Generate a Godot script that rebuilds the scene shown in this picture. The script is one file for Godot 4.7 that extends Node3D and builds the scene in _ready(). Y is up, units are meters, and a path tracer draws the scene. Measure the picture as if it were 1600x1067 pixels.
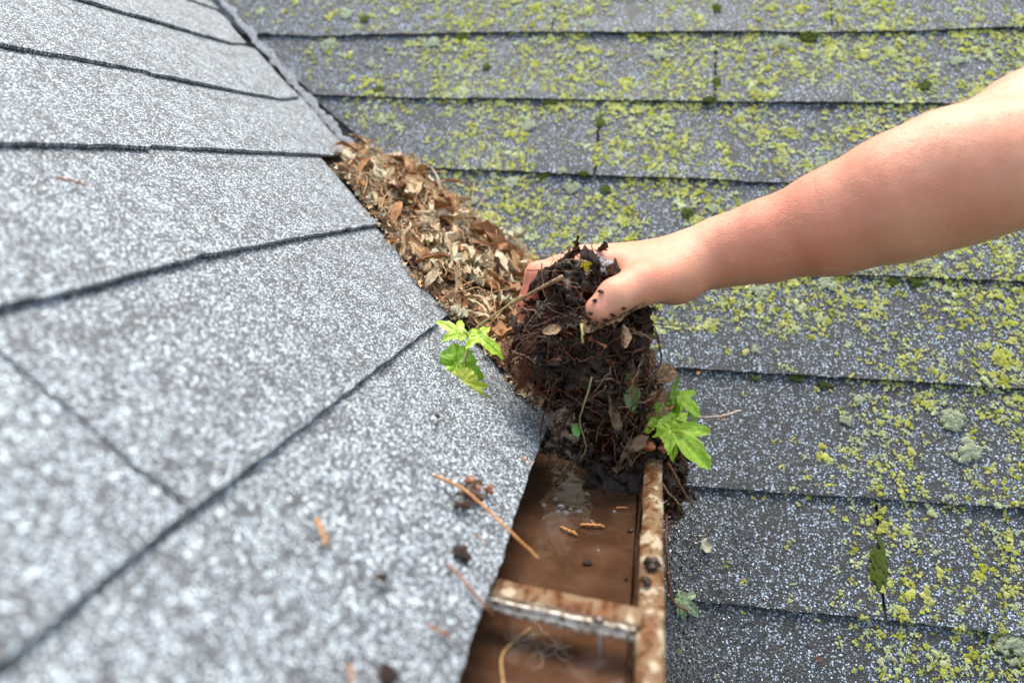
extends Node3D
# Hand pulling wet rotted leaves out of a gutter where two shingle roofs meet in a valley.
# Camera stands at the origin; ground lies 3.2 m below. Pixels of the 1600x1067 photograph give directions.
const F := 1156.72
const PITCH := -0.2361
const YAW := 0.1682
const ROLL := 0.0256
const BETA := 0.6146     # slope of the pale roof
const ALPHA := 0.9273    # slope of the mossy roof
const EXPO := 0.14       # shingle exposure
const TH := 0.0042       # shingle thickness
var P0 := Vector3(-0.0724, -0.2341, 0.0)
var Q0 := Vector3(0.0, -0.4658, -0.7531)
var NL := Vector3(sin(BETA), cos(BETA), 0)
var UL := Vector3(-cos(BETA), sin(BETA), 0)
var NR := Vector3(0, cos(ALPHA), sin(ALPHA))
var UR := Vector3(0, sin(ALPHA), -cos(ALPHA))
var CB := Basis.from_euler(Vector3(PITCH, YAW, ROLL))
var rng := RandomNumberGenerator.new()
var nz := FastNoiseLite.new()
var used := {}

# ---------------------------------------------------------------- helpers
func ray(p: Vector2) -> Vector3:
	return CB * Vector3((p.x - 800.0) / F, -(p.y - 533.5) / F, -1.0)
func pix(v: Vector3) -> Vector2:
	var c := CB.inverse() * v
	return Vector2(800.0 + F * c.x / -c.z, 533.5 - F * c.y / -c.z)
func J(x: float, y: float, depth: float) -> Vector3:
	return ray(Vector2(x, y)) * depth
func on_l(x: float, y: float, up := 0.0) -> Vector3:
	var d := ray(Vector2(x, y))
	return d * ((NL.dot(P0) + up) / NL.dot(d))
func on_r(x: float, y: float, up := 0.0) -> Vector3:
	var d := ray(Vector2(x, y))
	return d * ((NR.dot(Q0) + up) / NR.dot(d))
func on_y(x: float, y: float, h: float) -> Vector3:
	var d := ray(Vector2(x, y))
	return d * (h / d.y)
func luv(p: Vector2) -> Vector2:
	var v := on_l(p.x, p.y)
	return Vector2(-v.z, (v - P0).dot(UL))
func ruv(p: Vector2) -> Vector2:
	var v := on_r(p.x, p.y)
	return Vector2(v.x, (v - Q0).dot(UR))
func lpt(u: float, s: float, h: float) -> Vector3:
	return P0 + Vector3(0, 0, -u) + UL * s + NL * h
func rpt(u: float, s: float, h: float) -> Vector3:
	return Q0 + Vector3(u, 0, 0) + UR * s + NR * h
func lin(r: float, g: float, b: float, a := 1.0) -> Color:
	var c := Color(r, g, b).linear_to_srgb()
	c.a = a
	return c
func numbered(called: String) -> String:
	if not used.has(called):
		used[called] = 0
		return called
	used[called] += 1
	return "%s_%03d" % [called, used[called]]
func tag(o: Node, label: String, category: String, group := "", kind := "") -> Node:
	if label: o.set_meta("label", label)
	if category: o.set_meta("category", category)
	if group: o.set_meta("group", group)
	if kind: o.set_meta("kind", kind)
	return o
func mi(called: String, mesh: Mesh, mat: Material, parent: Node = self) -> MeshInstance3D:
	var o := MeshInstance3D.new()
	o.name = numbered(called) if parent == self else called
	o.mesh = mesh
	o.material_override = mat
	parent.add_child(o, true)
	return o
func thing(called: String, label: String, category: String, group := "", at := Vector3.ZERO) -> Node3D:
	var o := Node3D.new()
	o.name = numbered(called)
	o.position = at
	add_child(o, true)
	tag(o, label, category, group)
	return o
func st_new() -> SurfaceTool:
	var st := SurfaceTool.new()
	st.begin(Mesh.PRIMITIVE_TRIANGLES)
	return st
func tri(st: SurfaceTool, a: Vector3, b: Vector3, c: Vector3) -> void:  # counter-clockwise from outside
	st.add_vertex(a); st.add_vertex(c); st.add_vertex(b)
func quad(st: SurfaceTool, a: Vector3, b: Vector3, c: Vector3, d: Vector3) -> void:
	tri(st, a, b, c); tri(st, a, c, d)
func quv(st: SurfaceTool, p: Array, uv: Array) -> void:
	for k in [0, 2, 1, 0, 3, 2]:
		st.set_uv(uv[k]); st.add_vertex(p[k])
func done(st: SurfaceTool) -> ArrayMesh:
	st.generate_normals()
	return st.commit()
func frame(at: Vector3, normal: Vector3, along: Vector3, size := 1.0) -> Transform3D:  # y = normal, x = along
	var y := normal.normalized()
	var z := along.cross(y)
	if z.length() < 1e-4: z = y.cross(Vector3(0.3, 0.2, 0.9))
	z = z.normalized()
	var x := y.cross(z)
	return Transform3D(Basis(x, y, z) * size, at)

# ---------------------------------------------------------------- materials
func ramp(stops: Array) -> Gradient:
	var g := Gradient.new()
	var off := PackedFloat32Array()
	var col := PackedColorArray()
	for s in stops:
		off.append(s[0]); col.append(s[1])
	g.offsets = off; g.colors = col
	return g
func noise_tex(freq: float, sd: int, oct := 4, stops = null, size := 256) -> NoiseTexture2D:
	var n := FastNoiseLite.new()
	n.noise_type = FastNoiseLite.TYPE_SIMPLEX
	n.seed = sd; n.frequency = freq; n.fractal_octaves = oct
	var t := NoiseTexture2D.new()
	t.width = size; t.height = size; t.seamless = true; t.noise = n
	if stops: t.color_ramp = ramp(stops)
	return t
func plain(c: Color, rough: float, spec := 0.5) -> StandardMaterial3D:
	var m := StandardMaterial3D.new()
	m.albedo_color = c; m.roughness = rough; m.metallic_specular = spec
	return m
func mottled(a: Color, b: Color, c: Color, scale: float, rough: float, bump := 0.0, sd := 1, spec := 0.5) -> StandardMaterial3D:
	var m := StandardMaterial3D.new()
	m.albedo_texture = noise_tex(0.02, sd, 5, [[0.25, a], [0.5, b], [0.75, c]])
	m.roughness = rough; m.metallic_specular = spec
	m.uv1_triplanar = true
	m.uv1_scale = Vector3.ONE * scale
	if bump > 0.0:
		m.heightmap_enabled = true
		m.heightmap_texture = noise_tex(0.035, sd + 50, 4)
		m.heightmap_scale = bump
	return m

# granule sheet, 0.42 x 0.28 m: colour and relief laid grain by grain, with loose patches of darker blend
func granules(sd: int, pal: Array, weights: Array, base: Color, grain: float, count: int, patch: float) -> Array:
	var W := 1536
	var H := 1024
	var r := RandomNumberGenerator.new()
	r.seed = sd
	var img := PackedByteArray(); img.resize(W * H * 3)
	var hgt := PackedByteArray(); hgt.resize(W * H)
	var n := FastNoiseLite.new(); n.seed = sd; n.frequency = 0.008; n.fractal_octaves = 4
	var b8 := [int(base.r * 255), int(base.g * 255), int(base.b * 255)]
	for i in W * H:
		var v := (hash(i) & 15) - 8
		img[i * 3] = clampi(b8[0] + v, 0, 255); img[i * 3 + 1] = clampi(b8[1] + v, 0, 255); img[i * 3 + 2] = clampi(b8[2] + v, 0, 255)
		hgt[i] = 40
	var mmx := W / 420.0
	for g in count:
		var cx := r.randf() * W
		var cy := r.randf() * H
		var q := n.get_noise_2d(minf(cx, W - cx) * 1.0 + 300.0, cy)
		var fewer := smoothstep(0.04, 0.24, -q) * patch
		var w := r.randf()
		var k := 0
		var acc := 0.0
		for j in weights.size():
			acc += weights[j]
			if w < acc:
				k = j
				break
		if k < 2 and r.randf() < fewer: k = weights.size() - 1 - (g & 1)
		var c: Color = pal[k]
		var vary := r.randf_range(0.82, 1.15)
		var rad := r.randf_range(0.55, 1.2) * mmx * grain
		if k == 0: rad *= 1.2
		var sq := r.randf_range(0.6, 1.0)
		var an := r.randf() * TAU
		var ca := cos(an)
		var sa := sin(an)
		var top := r.randi_range(110, 255)
		var R := int(ceil(rad))
		var cr := clampi(int(c.r * vary * 255), 0, 255)
		var cg := clampi(int(c.g * vary * 255), 0, 255)
		var cb := clampi(int(c.b * vary * 255), 0, 255)
		for dy in range(-R, R + 1):
			var row := posmod(int(cy) + dy, H) * W
			for dx in range(-R, R + 1):
				var ex := (dx * ca + dy * sa) / rad
				var ey := (-dx * sa + dy * ca) / (rad * sq)
				var e := ex * ex + ey * ey
				if e > 1.0: continue
				var at := row + posmod(int(cx) + dx, W)
				var hh := int(top * (1.0 - 0.65 * e))
				if hh < hgt[at]: continue
				hgt[at] = hh
				img[at * 3] = cr; img[at * 3 + 1] = cg; img[at * 3 + 2] = cb
	return [ImageTexture.create_from_image(Image.create_from_data(W, H, false, Image.FORMAT_RGB8, img)), ImageTexture.create_from_image(Image.create_from_data(W, H, false, Image.FORMAT_L8, hgt))]

func shingle_material(t: Array, rough: float, relief: float, spec: float) -> StandardMaterial3D:
	var m := StandardMaterial3D.new()
	m.albedo_texture = t[0]
	m.heightmap_enabled = true
	m.heightmap_texture = t[1]
	m.heightmap_scale = relief
	m.roughness = rough
	m.metallic_specular = spec
	m.vertex_color_use_as_albedo = true
	return m

# ---------------------------------------------------------------- shape builders
func tube(pts: Array, r0: float, r1: float, sides := 6, st: SurfaceTool = null) -> ArrayMesh:
	var own := st == null
	if own: st = st_new()
	st.set_smooth_group(0)
	var rings := []
	var prev := Vector3(0.31, 0.87, 0.41)
	for i in pts.size():
		var a: Vector3 = pts[maxi(i - 1, 0)]
		var b: Vector3 = pts[mini(i + 1, pts.size() - 1)]
		var t := (b - a).normalized()
		var x := (prev - t * prev.dot(t)).normalized()
		prev = x
		var y := t.cross(x)
		var r := lerpf(r0, r1, float(i) / (pts.size() - 1))
		var ring := []
		for k in sides:
			var an := TAU * k / sides
			ring.append(pts[i] + (x * cos(an) + y * sin(an)) * r)
		rings.append(ring)
	for i in pts.size() - 1:
		for k in sides:
			var k2 := (k + 1) % sides
			quad(st, rings[i][k], rings[i][k2], rings[i + 1][k2], rings[i + 1][k])
	for k in sides:
		var k2 := (k + 1) % sides
		tri(st, pts[0], rings[0][k2], rings[0][k])
		tri(st, pts[-1], rings[-1][k], rings[-1][k2])
	return done(st) if own else null

func smooth_path(pts: Array, n: int, wobble := 0.0, sd := 0) -> Array:
	var c := Curve3D.new()
	for i in pts.size():
		var a: Vector3 = pts[maxi(i - 1, 0)]
		var b: Vector3 = pts[mini(i + 1, pts.size() - 1)]
		var t := (b - a) / 6.0
		c.add_point(pts[i], -t, t)
	var out := []
	for i in n:
		var p := c.sample_baked(c.get_baked_length() * i / (n - 1), true)
		if wobble > 0.0:
			p += Vector3(nz.get_noise_2d(i * 37.0 + sd, 1.0), nz.get_noise_2d(i * 37.0 + sd, 60.0), nz.get_noise_2d(i * 37.0 + sd, 130.0)) * wobble
		out.append(p)
	return out

func width_at(kind: String, t: float) -> float:
	match kind:
		"leaf": return pow(sin(PI * clampf(t * 0.96 + 0.03, 0.0, 1.0)), 0.8)
		"samara": return 0.3 * sqrt(clampf(t * 12.0, 0, 1)) * (1.0 if t < 0.22 else 1.0 - smoothstep(0.22, 0.3, t) * 0.25) + smoothstep(0.26, 0.72, t) * 0.75 * sqrt(clampf((1.0 - t) * 6.0, 0.0, 1.0))
		"scrap": return 0.55 + 0.45 * sin(t * 5.0 + 0.6)
	return 1.0

# a thin organic blade along +x, +y up: fold in degrees, curl and twist in radians over its length
func blade(kind: String, length: float, half: float, curl: float, fold: float, twist: float, wave: float, sd: int, nl := 9, nw := 6) -> ArrayMesh:
	var st := st_new()
	st.set_smooth_group(0)
	var g := []
	var p := Vector3.ZERO
	var ang := -curl * 0.5
	var thick := 0.0 if kind != "samara" else half * 0.35
	for i in nl + 1:
		var t := float(i) / nl
		if i > 0:
			ang += curl / nl
			p += Vector3(cos(ang), sin(ang), 0) * length / nl
		var w := half * width_at(kind, t)
		var up := Vector3(-sin(ang), cos(ang), 0)
		var side := Vector3(0, 0, 1)
		var tw := twist * (t - 0.5)
		var side2 := side * cos(tw) + up * sin(tw)
		var up2 := up * cos(tw) - side * sin(tw)
		var row := []
		for k in nw + 1:
			var v := float(k) / nw * 2.0 - 1.0
			var rag := 1.0 + 0.22 * nz.get_noise_3d(t * 220.0, v * 40.0, sd * 71.0) * (1.0 if kind != "scrap" else 2.4)
			var q := p + side2 * (w * v * rag)
			var lift := absf(v) * w * fold + wave * half * nz.get_noise_3d(t * 110.0, v * 60.0, sd * 37.0 + 500.0) * 2.0
			if kind == "samara" and t < 0.26: lift += thick * (1.0 - v * v) * sin(PI * clampf(t / 0.26, 0, 1))
			lift += half * 0.05 * sin(v * 9.0 + t * 14.0)
			row.append(q + up2 * lift)
		g.append(row)
	for i in nl:
		for k in nw:
			st.set_smooth_group(0)
			var uv := [Vector2(float(i) / nl, float(k) / nw), Vector2(float(i) / nl, float(k + 1) / nw), Vector2(float(i + 1) / nl, float(k + 1) / nw), Vector2(float(i + 1) / nl, float(k) / nw)]
			quv(st, [g[i][k], g[i][k + 1], g[i + 1][k + 1], g[i + 1][k]], uv)
	return done(st)

# lobed maple leaf lying in xz, stalk end at the origin, tip towards +x
func lobed(size: float, lobes: Array, droop: float, cup: float, sd: int, crumple := 0.0) -> ArrayMesh:
	var st := st_new()
	st.set_smooth_group(0)
	var seg := 120
	var rings := 6
	var pts := []
	for j in rings + 1:
		var f := float(j) / rings
		var row := []
		for i in seg:
			var th := TAU * i / seg - PI
			var r := 0.3
			var rib := 9.0
			for l in lobes:
				var d := absf(angle_difference(th, l[0]))
				r = maxf(r, l[1] * pow(maxf(0.0, 1.0 - d / (l[2] * 1.55)), 0.95))
				rib = minf(rib, d / l[2])
			var tooth := 0.12 * fposmod(absf(th) * 3.9 + sd * 0.3, 1.0)
			r *= 1.0 + tooth * f * f - 0.07 + 0.1 * nz.get_noise_2d(th * 60.0, sd * 90.0)
			r *= f
			var x := r * cos(th) + 0.02
			var z := r * sin(th)
			var y := -droop * r * r + cup * clampf(rib, 0.0, 1.0) * r * 0.5 - 0.03 * f * exp(-rib * rib * 90.0)
			y += crumple * nz.get_noise_3d(x * 160.0, z * 160.0, sd * 50.0)
			row.append(Vector3(x, y, z) * size)
		pts.append(row)
	for j in rings:
		for i in seg:
			var k := (i + 1) % seg
			if j == 0: tri(st, pts[0][0], pts[1][k], pts[1][i])
			else: quad(st, pts[j][i], pts[j][k], pts[j + 1][k], pts[j + 1][i])
	return done(st)

func lump(radius: float, flat: float, rough: float, sd: int, n := 7, m := 10) -> ArrayMesh:
	var st := st_new()
	st.set_smooth_group(0)
	var g := []
	for i in n + 1:
		var row := []
		for k in m:
			var th := PI * i / n
			var ph := TAU * k / m
			var d := Vector3(sin(th) * cos(ph), cos(th), sin(th) * sin(ph))
			var r := radius * (1.0 + rough * 1.8 * nz.get_noise_3d(d.x * 70.0 + sd * 131.0, d.y * 70.0, d.z * 70.0))
			row.append(Vector3(d.x, d.y * flat, d.z) * r)
		g.append(row)
	for i in n:
		for k in m:
			var k2 := (k + 1) % m
			quad(st, g[i][k], g[i][k2], g[i + 1][k2], g[i + 1][k])
	return done(st)

func box(st: SurfaceTool, c: Vector3, h: Vector3, b := Basis()) -> void:
	st.set_smooth_group(-1)
	var v := []
	for i in 8:
		v.append(c + b * Vector3(h.x * (1 if i & 1 else -1), h.y * (1 if i & 2 else -1), h.z * (1 if i & 4 else -1)))
	quad(st, v[4], v[5], v[7], v[6]); quad(st, v[1], v[0], v[2], v[3]); quad(st, v[5], v[1], v[3], v[7])
	quad(st, v[0], v[4], v[6], v[2]); quad(st, v[6], v[7], v[3], v[2]); quad(st, v[0], v[1], v[5], v[4])

# smooth union of tapered capsules, meshed as surface nets. bone = [a, b, ra, rb, group]
var bones: Array = []
var knead := 0.0
var knead_f := 0.0
func seg_d(p: Vector3, b: Array) -> float:
	var a: Vector3 = b[0]
	var ab: Vector3 = b[1] - a
	var t := clampf((p - a).dot(ab) / maxf(ab.length_squared(), 1e-9), 0.0, 1.0)
	return p.distance_to(a + ab * t) - lerpf(b[2], b[3], t)
func smin(a: float, b: float, k: float) -> float:
	var h := maxf(k - absf(a - b), 0.0) / k
	return minf(a, b) - h * h * k * 0.25
func field(p: Vector3, list: PackedInt32Array, ks: Array) -> float:
	var d := 1.0
	var cur := -1
	var dg := 1.0
	for i in list:
		var b: Array = bones[i]
		if b[4] != cur:
			if cur >= 0: d = smin(d, dg, ks[1])
			cur = b[4]; dg = 1.0
		dg = smin(dg, seg_d(p, b), ks[0] if cur == 0 else ks[2])
	d = smin(d, dg, ks[1])
	if knead > 0.0:
		d += knead * nz.get_noise_3dv(p * knead_f) + knead * 0.6 * nz.get_noise_3dv(p * knead_f * 2.7 + Vector3(50, 9, 3))
	return d
func nets(list_bones: Array, cell: float, ks: Array, tint: Callable) -> ArrayMesh:
	bones = list_bones
	var lo := Vector3.ONE * 99.0
	var hi := -lo
	for b in bones:
		var r := Vector3.ONE * (maxf(b[2], b[3]) + 0.012 + knead)
		lo = lo.min(b[0] - r).min(b[1] - r); hi = hi.max(b[0] + r).max(b[1] + r)
	var B := 8
	var nb := Vector3i(((hi - lo) / (cell * B)).ceil())
	var N := nb * B + Vector3i.ONE
	var fld := PackedFloat32Array(); fld.resize(N.x * N.y * N.z); fld.fill(1.0)
	var act := []
	var half := cell * B * 0.5
	var reach := half * 1.7321
	var marg := maxf(maxf(ks[0], ks[1]), 0.012) + knead * 1.6
	for bz in nb.z: for by in nb.y: for bx in nb.x:
		var c := lo + Vector3(bx, by, bz) * cell * B + Vector3.ONE * half
		var l := PackedInt32Array()
		var near := 1.0
		for i in bones.size():
			var d := seg_d(c, bones[i])
			near = minf(near, d)
			if d < reach + marg: l.append(i)
		if near > reach + marg * 0.5: continue
		act.append([Vector3i(bx, by, bz), l])
		for z in range(bz * B, bz * B + B + 1): for y in range(by * B, by * B + B + 1):
			var row := (z * N.y + y) * N.x
			for x in range(bx * B, bx * B + B + 1):
				fld[row + x] = field(lo + Vector3(x, y, z) * cell, l, ks)
	var vid := {}
	var vs := PackedVector3Array()
	var ns := PackedVector3Array()
	var cs := PackedColorArray()
	var off := [0, 1, N.x, N.x + 1, N.x * N.y, N.x * N.y + 1, N.x * N.y + N.x, N.x * N.y + N.x + 1]
	var edges := [[0, 1], [2, 3], [4, 5], [6, 7], [0, 2], [1, 3], [4, 6], [5, 7], [0, 4], [1, 5], [2, 6], [3, 7]]
	for a in act:
		var o: Vector3i = a[0] * B
		for z in range(o.z, o.z + B): for y in range(o.y, o.y + B): for x in range(o.x, o.x + B):
			var id := (z * N.y + y) * N.x + x
			var s0 := fld[id] < 0.0
			var same := true
			for k in range(1, 8):
				if (fld[id + off[k]] < 0.0) != s0:
					same = false
					break
			if same: continue
			var sum := Vector3.ZERO
			var cnt := 0
			for e in edges:
				var fa := fld[id + off[e[0]]]
				var fb := fld[id + off[e[1]]]
				if (fa < 0.0) == (fb < 0.0): continue
				var t := fa / (fa - fb)
				var pa := Vector3(e[0] & 1, (e[0] >> 1) & 1, e[0] >> 2)
				var pb := Vector3(e[1] & 1, (e[1] >> 1) & 1, e[1] >> 2)
				sum += pa.lerp(pb, t); cnt += 1
			var p := lo + (Vector3(x, y, z) + sum / cnt) * cell
			var h := cell * 0.5
			var d0 := field(p, a[1], ks)
			var g := Vector3(field(p + Vector3(h, 0, 0), a[1], ks) - d0, field(p + Vector3(0, h, 0), a[1], ks) - d0, field(p + Vector3(0, 0, h), a[1], ks) - d0).normalized()
			p -= g * clampf(d0, -cell * 0.5, cell * 0.5)
			vid[id] = vs.size()
			vs.append(p); ns.append(g)
			cs.append(tint.call(p))
	var ix := PackedInt32Array()
	var step := [1, N.x, N.x * N.y]
	for id in vid:
		for ax in 3:
			var a: bool = fld[id] < 0.0
			var b: bool = fld[id + step[ax]] < 0.0
			if a == b: continue
			var u: int = step[(ax + 1) % 3]
			var w: int = step[(ax + 2) % 3]
			if not (vid.has(id - u) and vid.has(id - w) and vid.has(id - u - w)): continue
			var q := [vid[id], vid[id - u], vid[id - u - w], vid[id - w]]
			if a: q.reverse()
			for k in [0, 1, 2, 0, 2, 3]: ix.append(q[k])
	var arr := []
	arr.resize(Mesh.ARRAY_MAX)
	arr[Mesh.ARRAY_VERTEX] = vs; arr[Mesh.ARRAY_NORMAL] = ns; arr[Mesh.ARRAY_COLOR] = cs; arr[Mesh.ARRAY_INDEX] = ix
	var out := ArrayMesh.new()
	out.add_surface_from_arrays(Mesh.PRIMITIVE_TRIANGLES, arr)
	return out

func scatter(called: String, mesh: Mesh, mat: Material, places: Array, colors: Array, label: String, category: String) -> void:
	var mm := MultiMesh.new()
	mm.transform_format = MultiMesh.TRANSFORM_3D
	mm.use_colors = not colors.is_empty()
	mm.mesh = mesh
	mm.instance_count = places.size()
	for i in places.size():
		mm.set_instance_transform(i, places[i])
		if colors: mm.set_instance_color(i, colors[i])
	var o := MultiMeshInstance3D.new()
	o.name = numbered(called)
	o.multimesh = mm
	o.material_override = mat
	add_child(o, true)
	tag(o, label, category, "", "stuff")

# ---------------------------------------------------------------- roofs
func line_at(pts: Array, u: float) -> float:
	if u <= pts[0].x: return pts[0].y
	for i in pts.size() - 1:
		if u <= pts[i + 1].x:
			var t: float = (u - pts[i].x) / (pts[i + 1].x - pts[i].x)
			t = lerpf(t, smoothstep(0, 1, t), 0.35)
			return lerpf(pts[i].y, pts[i + 1].y, t)
	return pts[-1].y

# one shingle: butt line from a polyline, ends u0(s) and u1(s), head s1; on: Callable (u, s, h) -> point
func shingle(on: Callable, butt: Array, s_nom: float, ends: Callable, sd: int, tone: Color, flip: bool, lift: float) -> ArrayMesh:
	var st := st_new()
	var e0: Vector2 = ends.call(s_nom)
	var nu := clampi(int(absf(e0.y - e0.x) / 0.009), 6, 110)
	var srow := [0.0, 0.012, 0.03, 0.06, 0.1, EXPO + 0.018]
	var top := []
	var bot := []
	var uvs := []
	var uo := float(hash(sd) % 97) / 97.0
	var vo := 0.5 * (sd % 2)
	for j in srow.size():
		var rt := []
		var rb := []
		var ru := []
		for i in nu + 1:
			var f := float(i) / nu
			var en: Vector2 = ends.call(s_nom + srow[j])
			var u := lerpf(en.x, en.y, f)
			if i == 0 or i == nu: u += 0.0012 * nz.get_noise_2d(j * 400.0, sd * 17.0 + i)
			var jag := 0.0010 * nz.get_noise_2d(u * 2500.0, sd * 33.0) + 0.001 * nz.get_noise_2d(u * 9000.0, sd * 33.0)
			var sb := line_at(butt, u) + jag
			var s: float = lerpf(sb + srow[j], s_nom + srow[j], smoothstep(0.0, 0.14, srow[j]))
			var h := -TH * (s - sb) / EXPO + (lift + lift * 0.9 * nz.get_noise_2d(u * 300.0, sd * 5.0)) * pow(1.0 - srow[j] / (EXPO + 0.018), 2.0)
			h += 0.0012 * nz.get_noise_2d(u * 200.0, s * 200.0 + sd) * (1.0 - srow[j] / (EXPO + 0.02))
			rt.append(on.call(u, s, h))
			rb.append(on.call(u, s, h - TH * 0.85))
			ru.append(Vector2(u / 0.42 + uo, (s - sb) / 0.28 + vo))
		top.append(rt); bot.append(rb); uvs.append(ru)
	st.set_color(tone)
	for j in srow.size() - 1:
		for i in nu:
			st.set_smooth_group(0)
			var q := [top[j][i], top[j][i + 1], top[j + 1][i + 1], top[j + 1][i]]
			var v := [uvs[j][i], uvs[j][i + 1], uvs[j + 1][i + 1], uvs[j + 1][i]]
			if flip:
				q = [q[1], q[0], q[3], q[2]]; v = [v[1], v[0], v[3], v[2]]
			quv(st, q, v)
	st.set_smooth_group(-1)
	st.set_color(tone)
	for i in nu:
		var q := [bot[0][i], bot[0][i + 1], top[0][i + 1], top[0][i]]
		if flip: q = [q[1], q[0], q[3], q[2]]
		quv(st, q, [uvs[0][i], uvs[0][i + 1], uvs[0][i + 1] + Vector2(0, 0.01), uvs[0][i] + Vector2(0, 0.01)])
	for i in [0, nu]:
		for j in srow.size() - 1:
			var q := [bot[j][i], bot[j + 1][i], top[j + 1][i], top[j][i]]
			if (i == 0) == flip: q = [q[1], q[0], q[3], q[2]]
			quv(st, q, [uvs[j][i], uvs[j + 1][i], uvs[j + 1][i] + Vector2(0.01, 0), uvs[j][i] + Vector2(0.01, 0)])
	return done(st)

func _ready() -> void:
	nz.noise_type = FastNoiseLite.TYPE_SIMPLEX
	nz.frequency = 0.03
	nz.fractal_octaves = 3
	nz.seed = 5
	rng.seed = 11
	# ---- camera, sky, sun
	var cam := Camera3D.new()
	cam.name = "camera"
	cam.near = 0.02
	cam.far = 200.0
	var lens := CameraAttributesPhysical.new()
	lens.frustum_focal_length = 26.02
	lens.frustum_focus_distance = 0.70
	lens.exposure_aperture = 3.6
	lens.frustum_near = 0.02
	lens.frustum_far = 200.0
	cam.attributes = lens
	cam.fov = 2.0 * rad_to_deg(atan(533.5 / F))
	cam.transform = Transform3D(CB, Vector3.ZERO)
	add_child(cam)
	var env := Environment.new()
	env.background_mode = Environment.BG_SKY
	var sm := ProceduralSkyMaterial.new()
	sm.sky_top_color = Color(0.75, 0.83, 0.93)
	sm.sky_horizon_color = Color(0.86, 0.88, 0.90)
	sm.sky_energy_multiplier = 0.7
	sm.sky_curve = 0.2
	sm.ground_bottom_color = Color(0.22, 0.25, 0.18)
	sm.ground_horizon_color = Color(0.5, 0.52, 0.5)
	sm.sun_angle_max = 30.0
	env.sky = Sky.new()
	env.sky.sky_material = sm
	env.tonemap_mode = Environment.TONE_MAPPER_LINEAR
	env.tonemap_exposure = 4.5
	env.sdfgi_enabled = true
	env.ssao_enabled = true
	env.ssil_enabled = true
	var we := WorldEnvironment.new()
	we.name = "world"
	we.environment = env
	add_child(we)
	var sun := DirectionalLight3D.new()
	sun.name = "sun"
	sun.light_energy = 0.45
	sun.light_angular_distance = 32.0
	sun.light_color = Color(1.0, 0.97, 0.92)
	sun.shadow_enabled = true
	add_child(sun)
	sun.look_at_from_position(Vector3(0.0, 0.94, -0.26), Vector3.ZERO, Vector3(0, 0, 1))

	build_ground()
	build_pale_roof()
	build_dark_roof()
	build_gutter()
	build_person()
	build_muck()
	build_litter()
	build_seedlings()
	build_scraps()
	build_lichen()
	build_film()

func build_ground() -> void:
	var pm := PlaneMesh.new()
	pm.size = Vector2(120, 120)
	var g := mi("ground", pm, mottled(lin(0.03, 0.06, 0.015), lin(0.05, 0.08, 0.02), lin(0.07, 0.08, 0.03), 0.6, 0.95, 0.0, 3))
	g.position = Vector3(0, -3.2, 0)
	tag(g, "grass lawn far below the roofs", "", "", "structure")
	var st := st_new()
	box(st, Vector3(-1.25, -1.78, 0.6), Vector3(0.98, 1.42, 2.2))
	var w := mi("house_wall", done(st), mottled(lin(0.55, 0.53, 0.48), lin(0.6, 0.58, 0.53), lin(0.5, 0.48, 0.44), 3.0, 0.85, 0.0, 4))
	tag(w, "cream house wall under the pale shingle roof", "wall")
	st = st_new()
	box(st, Vector3(-0.116, -0.345, 0.365), Vector3(0.012, 0.085, 1.2))
	var f := mi("fascia_board", done(st), mottled(lin(0.5, 0.47, 0.42), lin(0.42, 0.38, 0.32), lin(0.25, 0.18, 0.12), 8.0, 0.7, 0.0, 5))
	tag(f, "stained fascia board behind the gutter below the shingle edge", "board")

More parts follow.
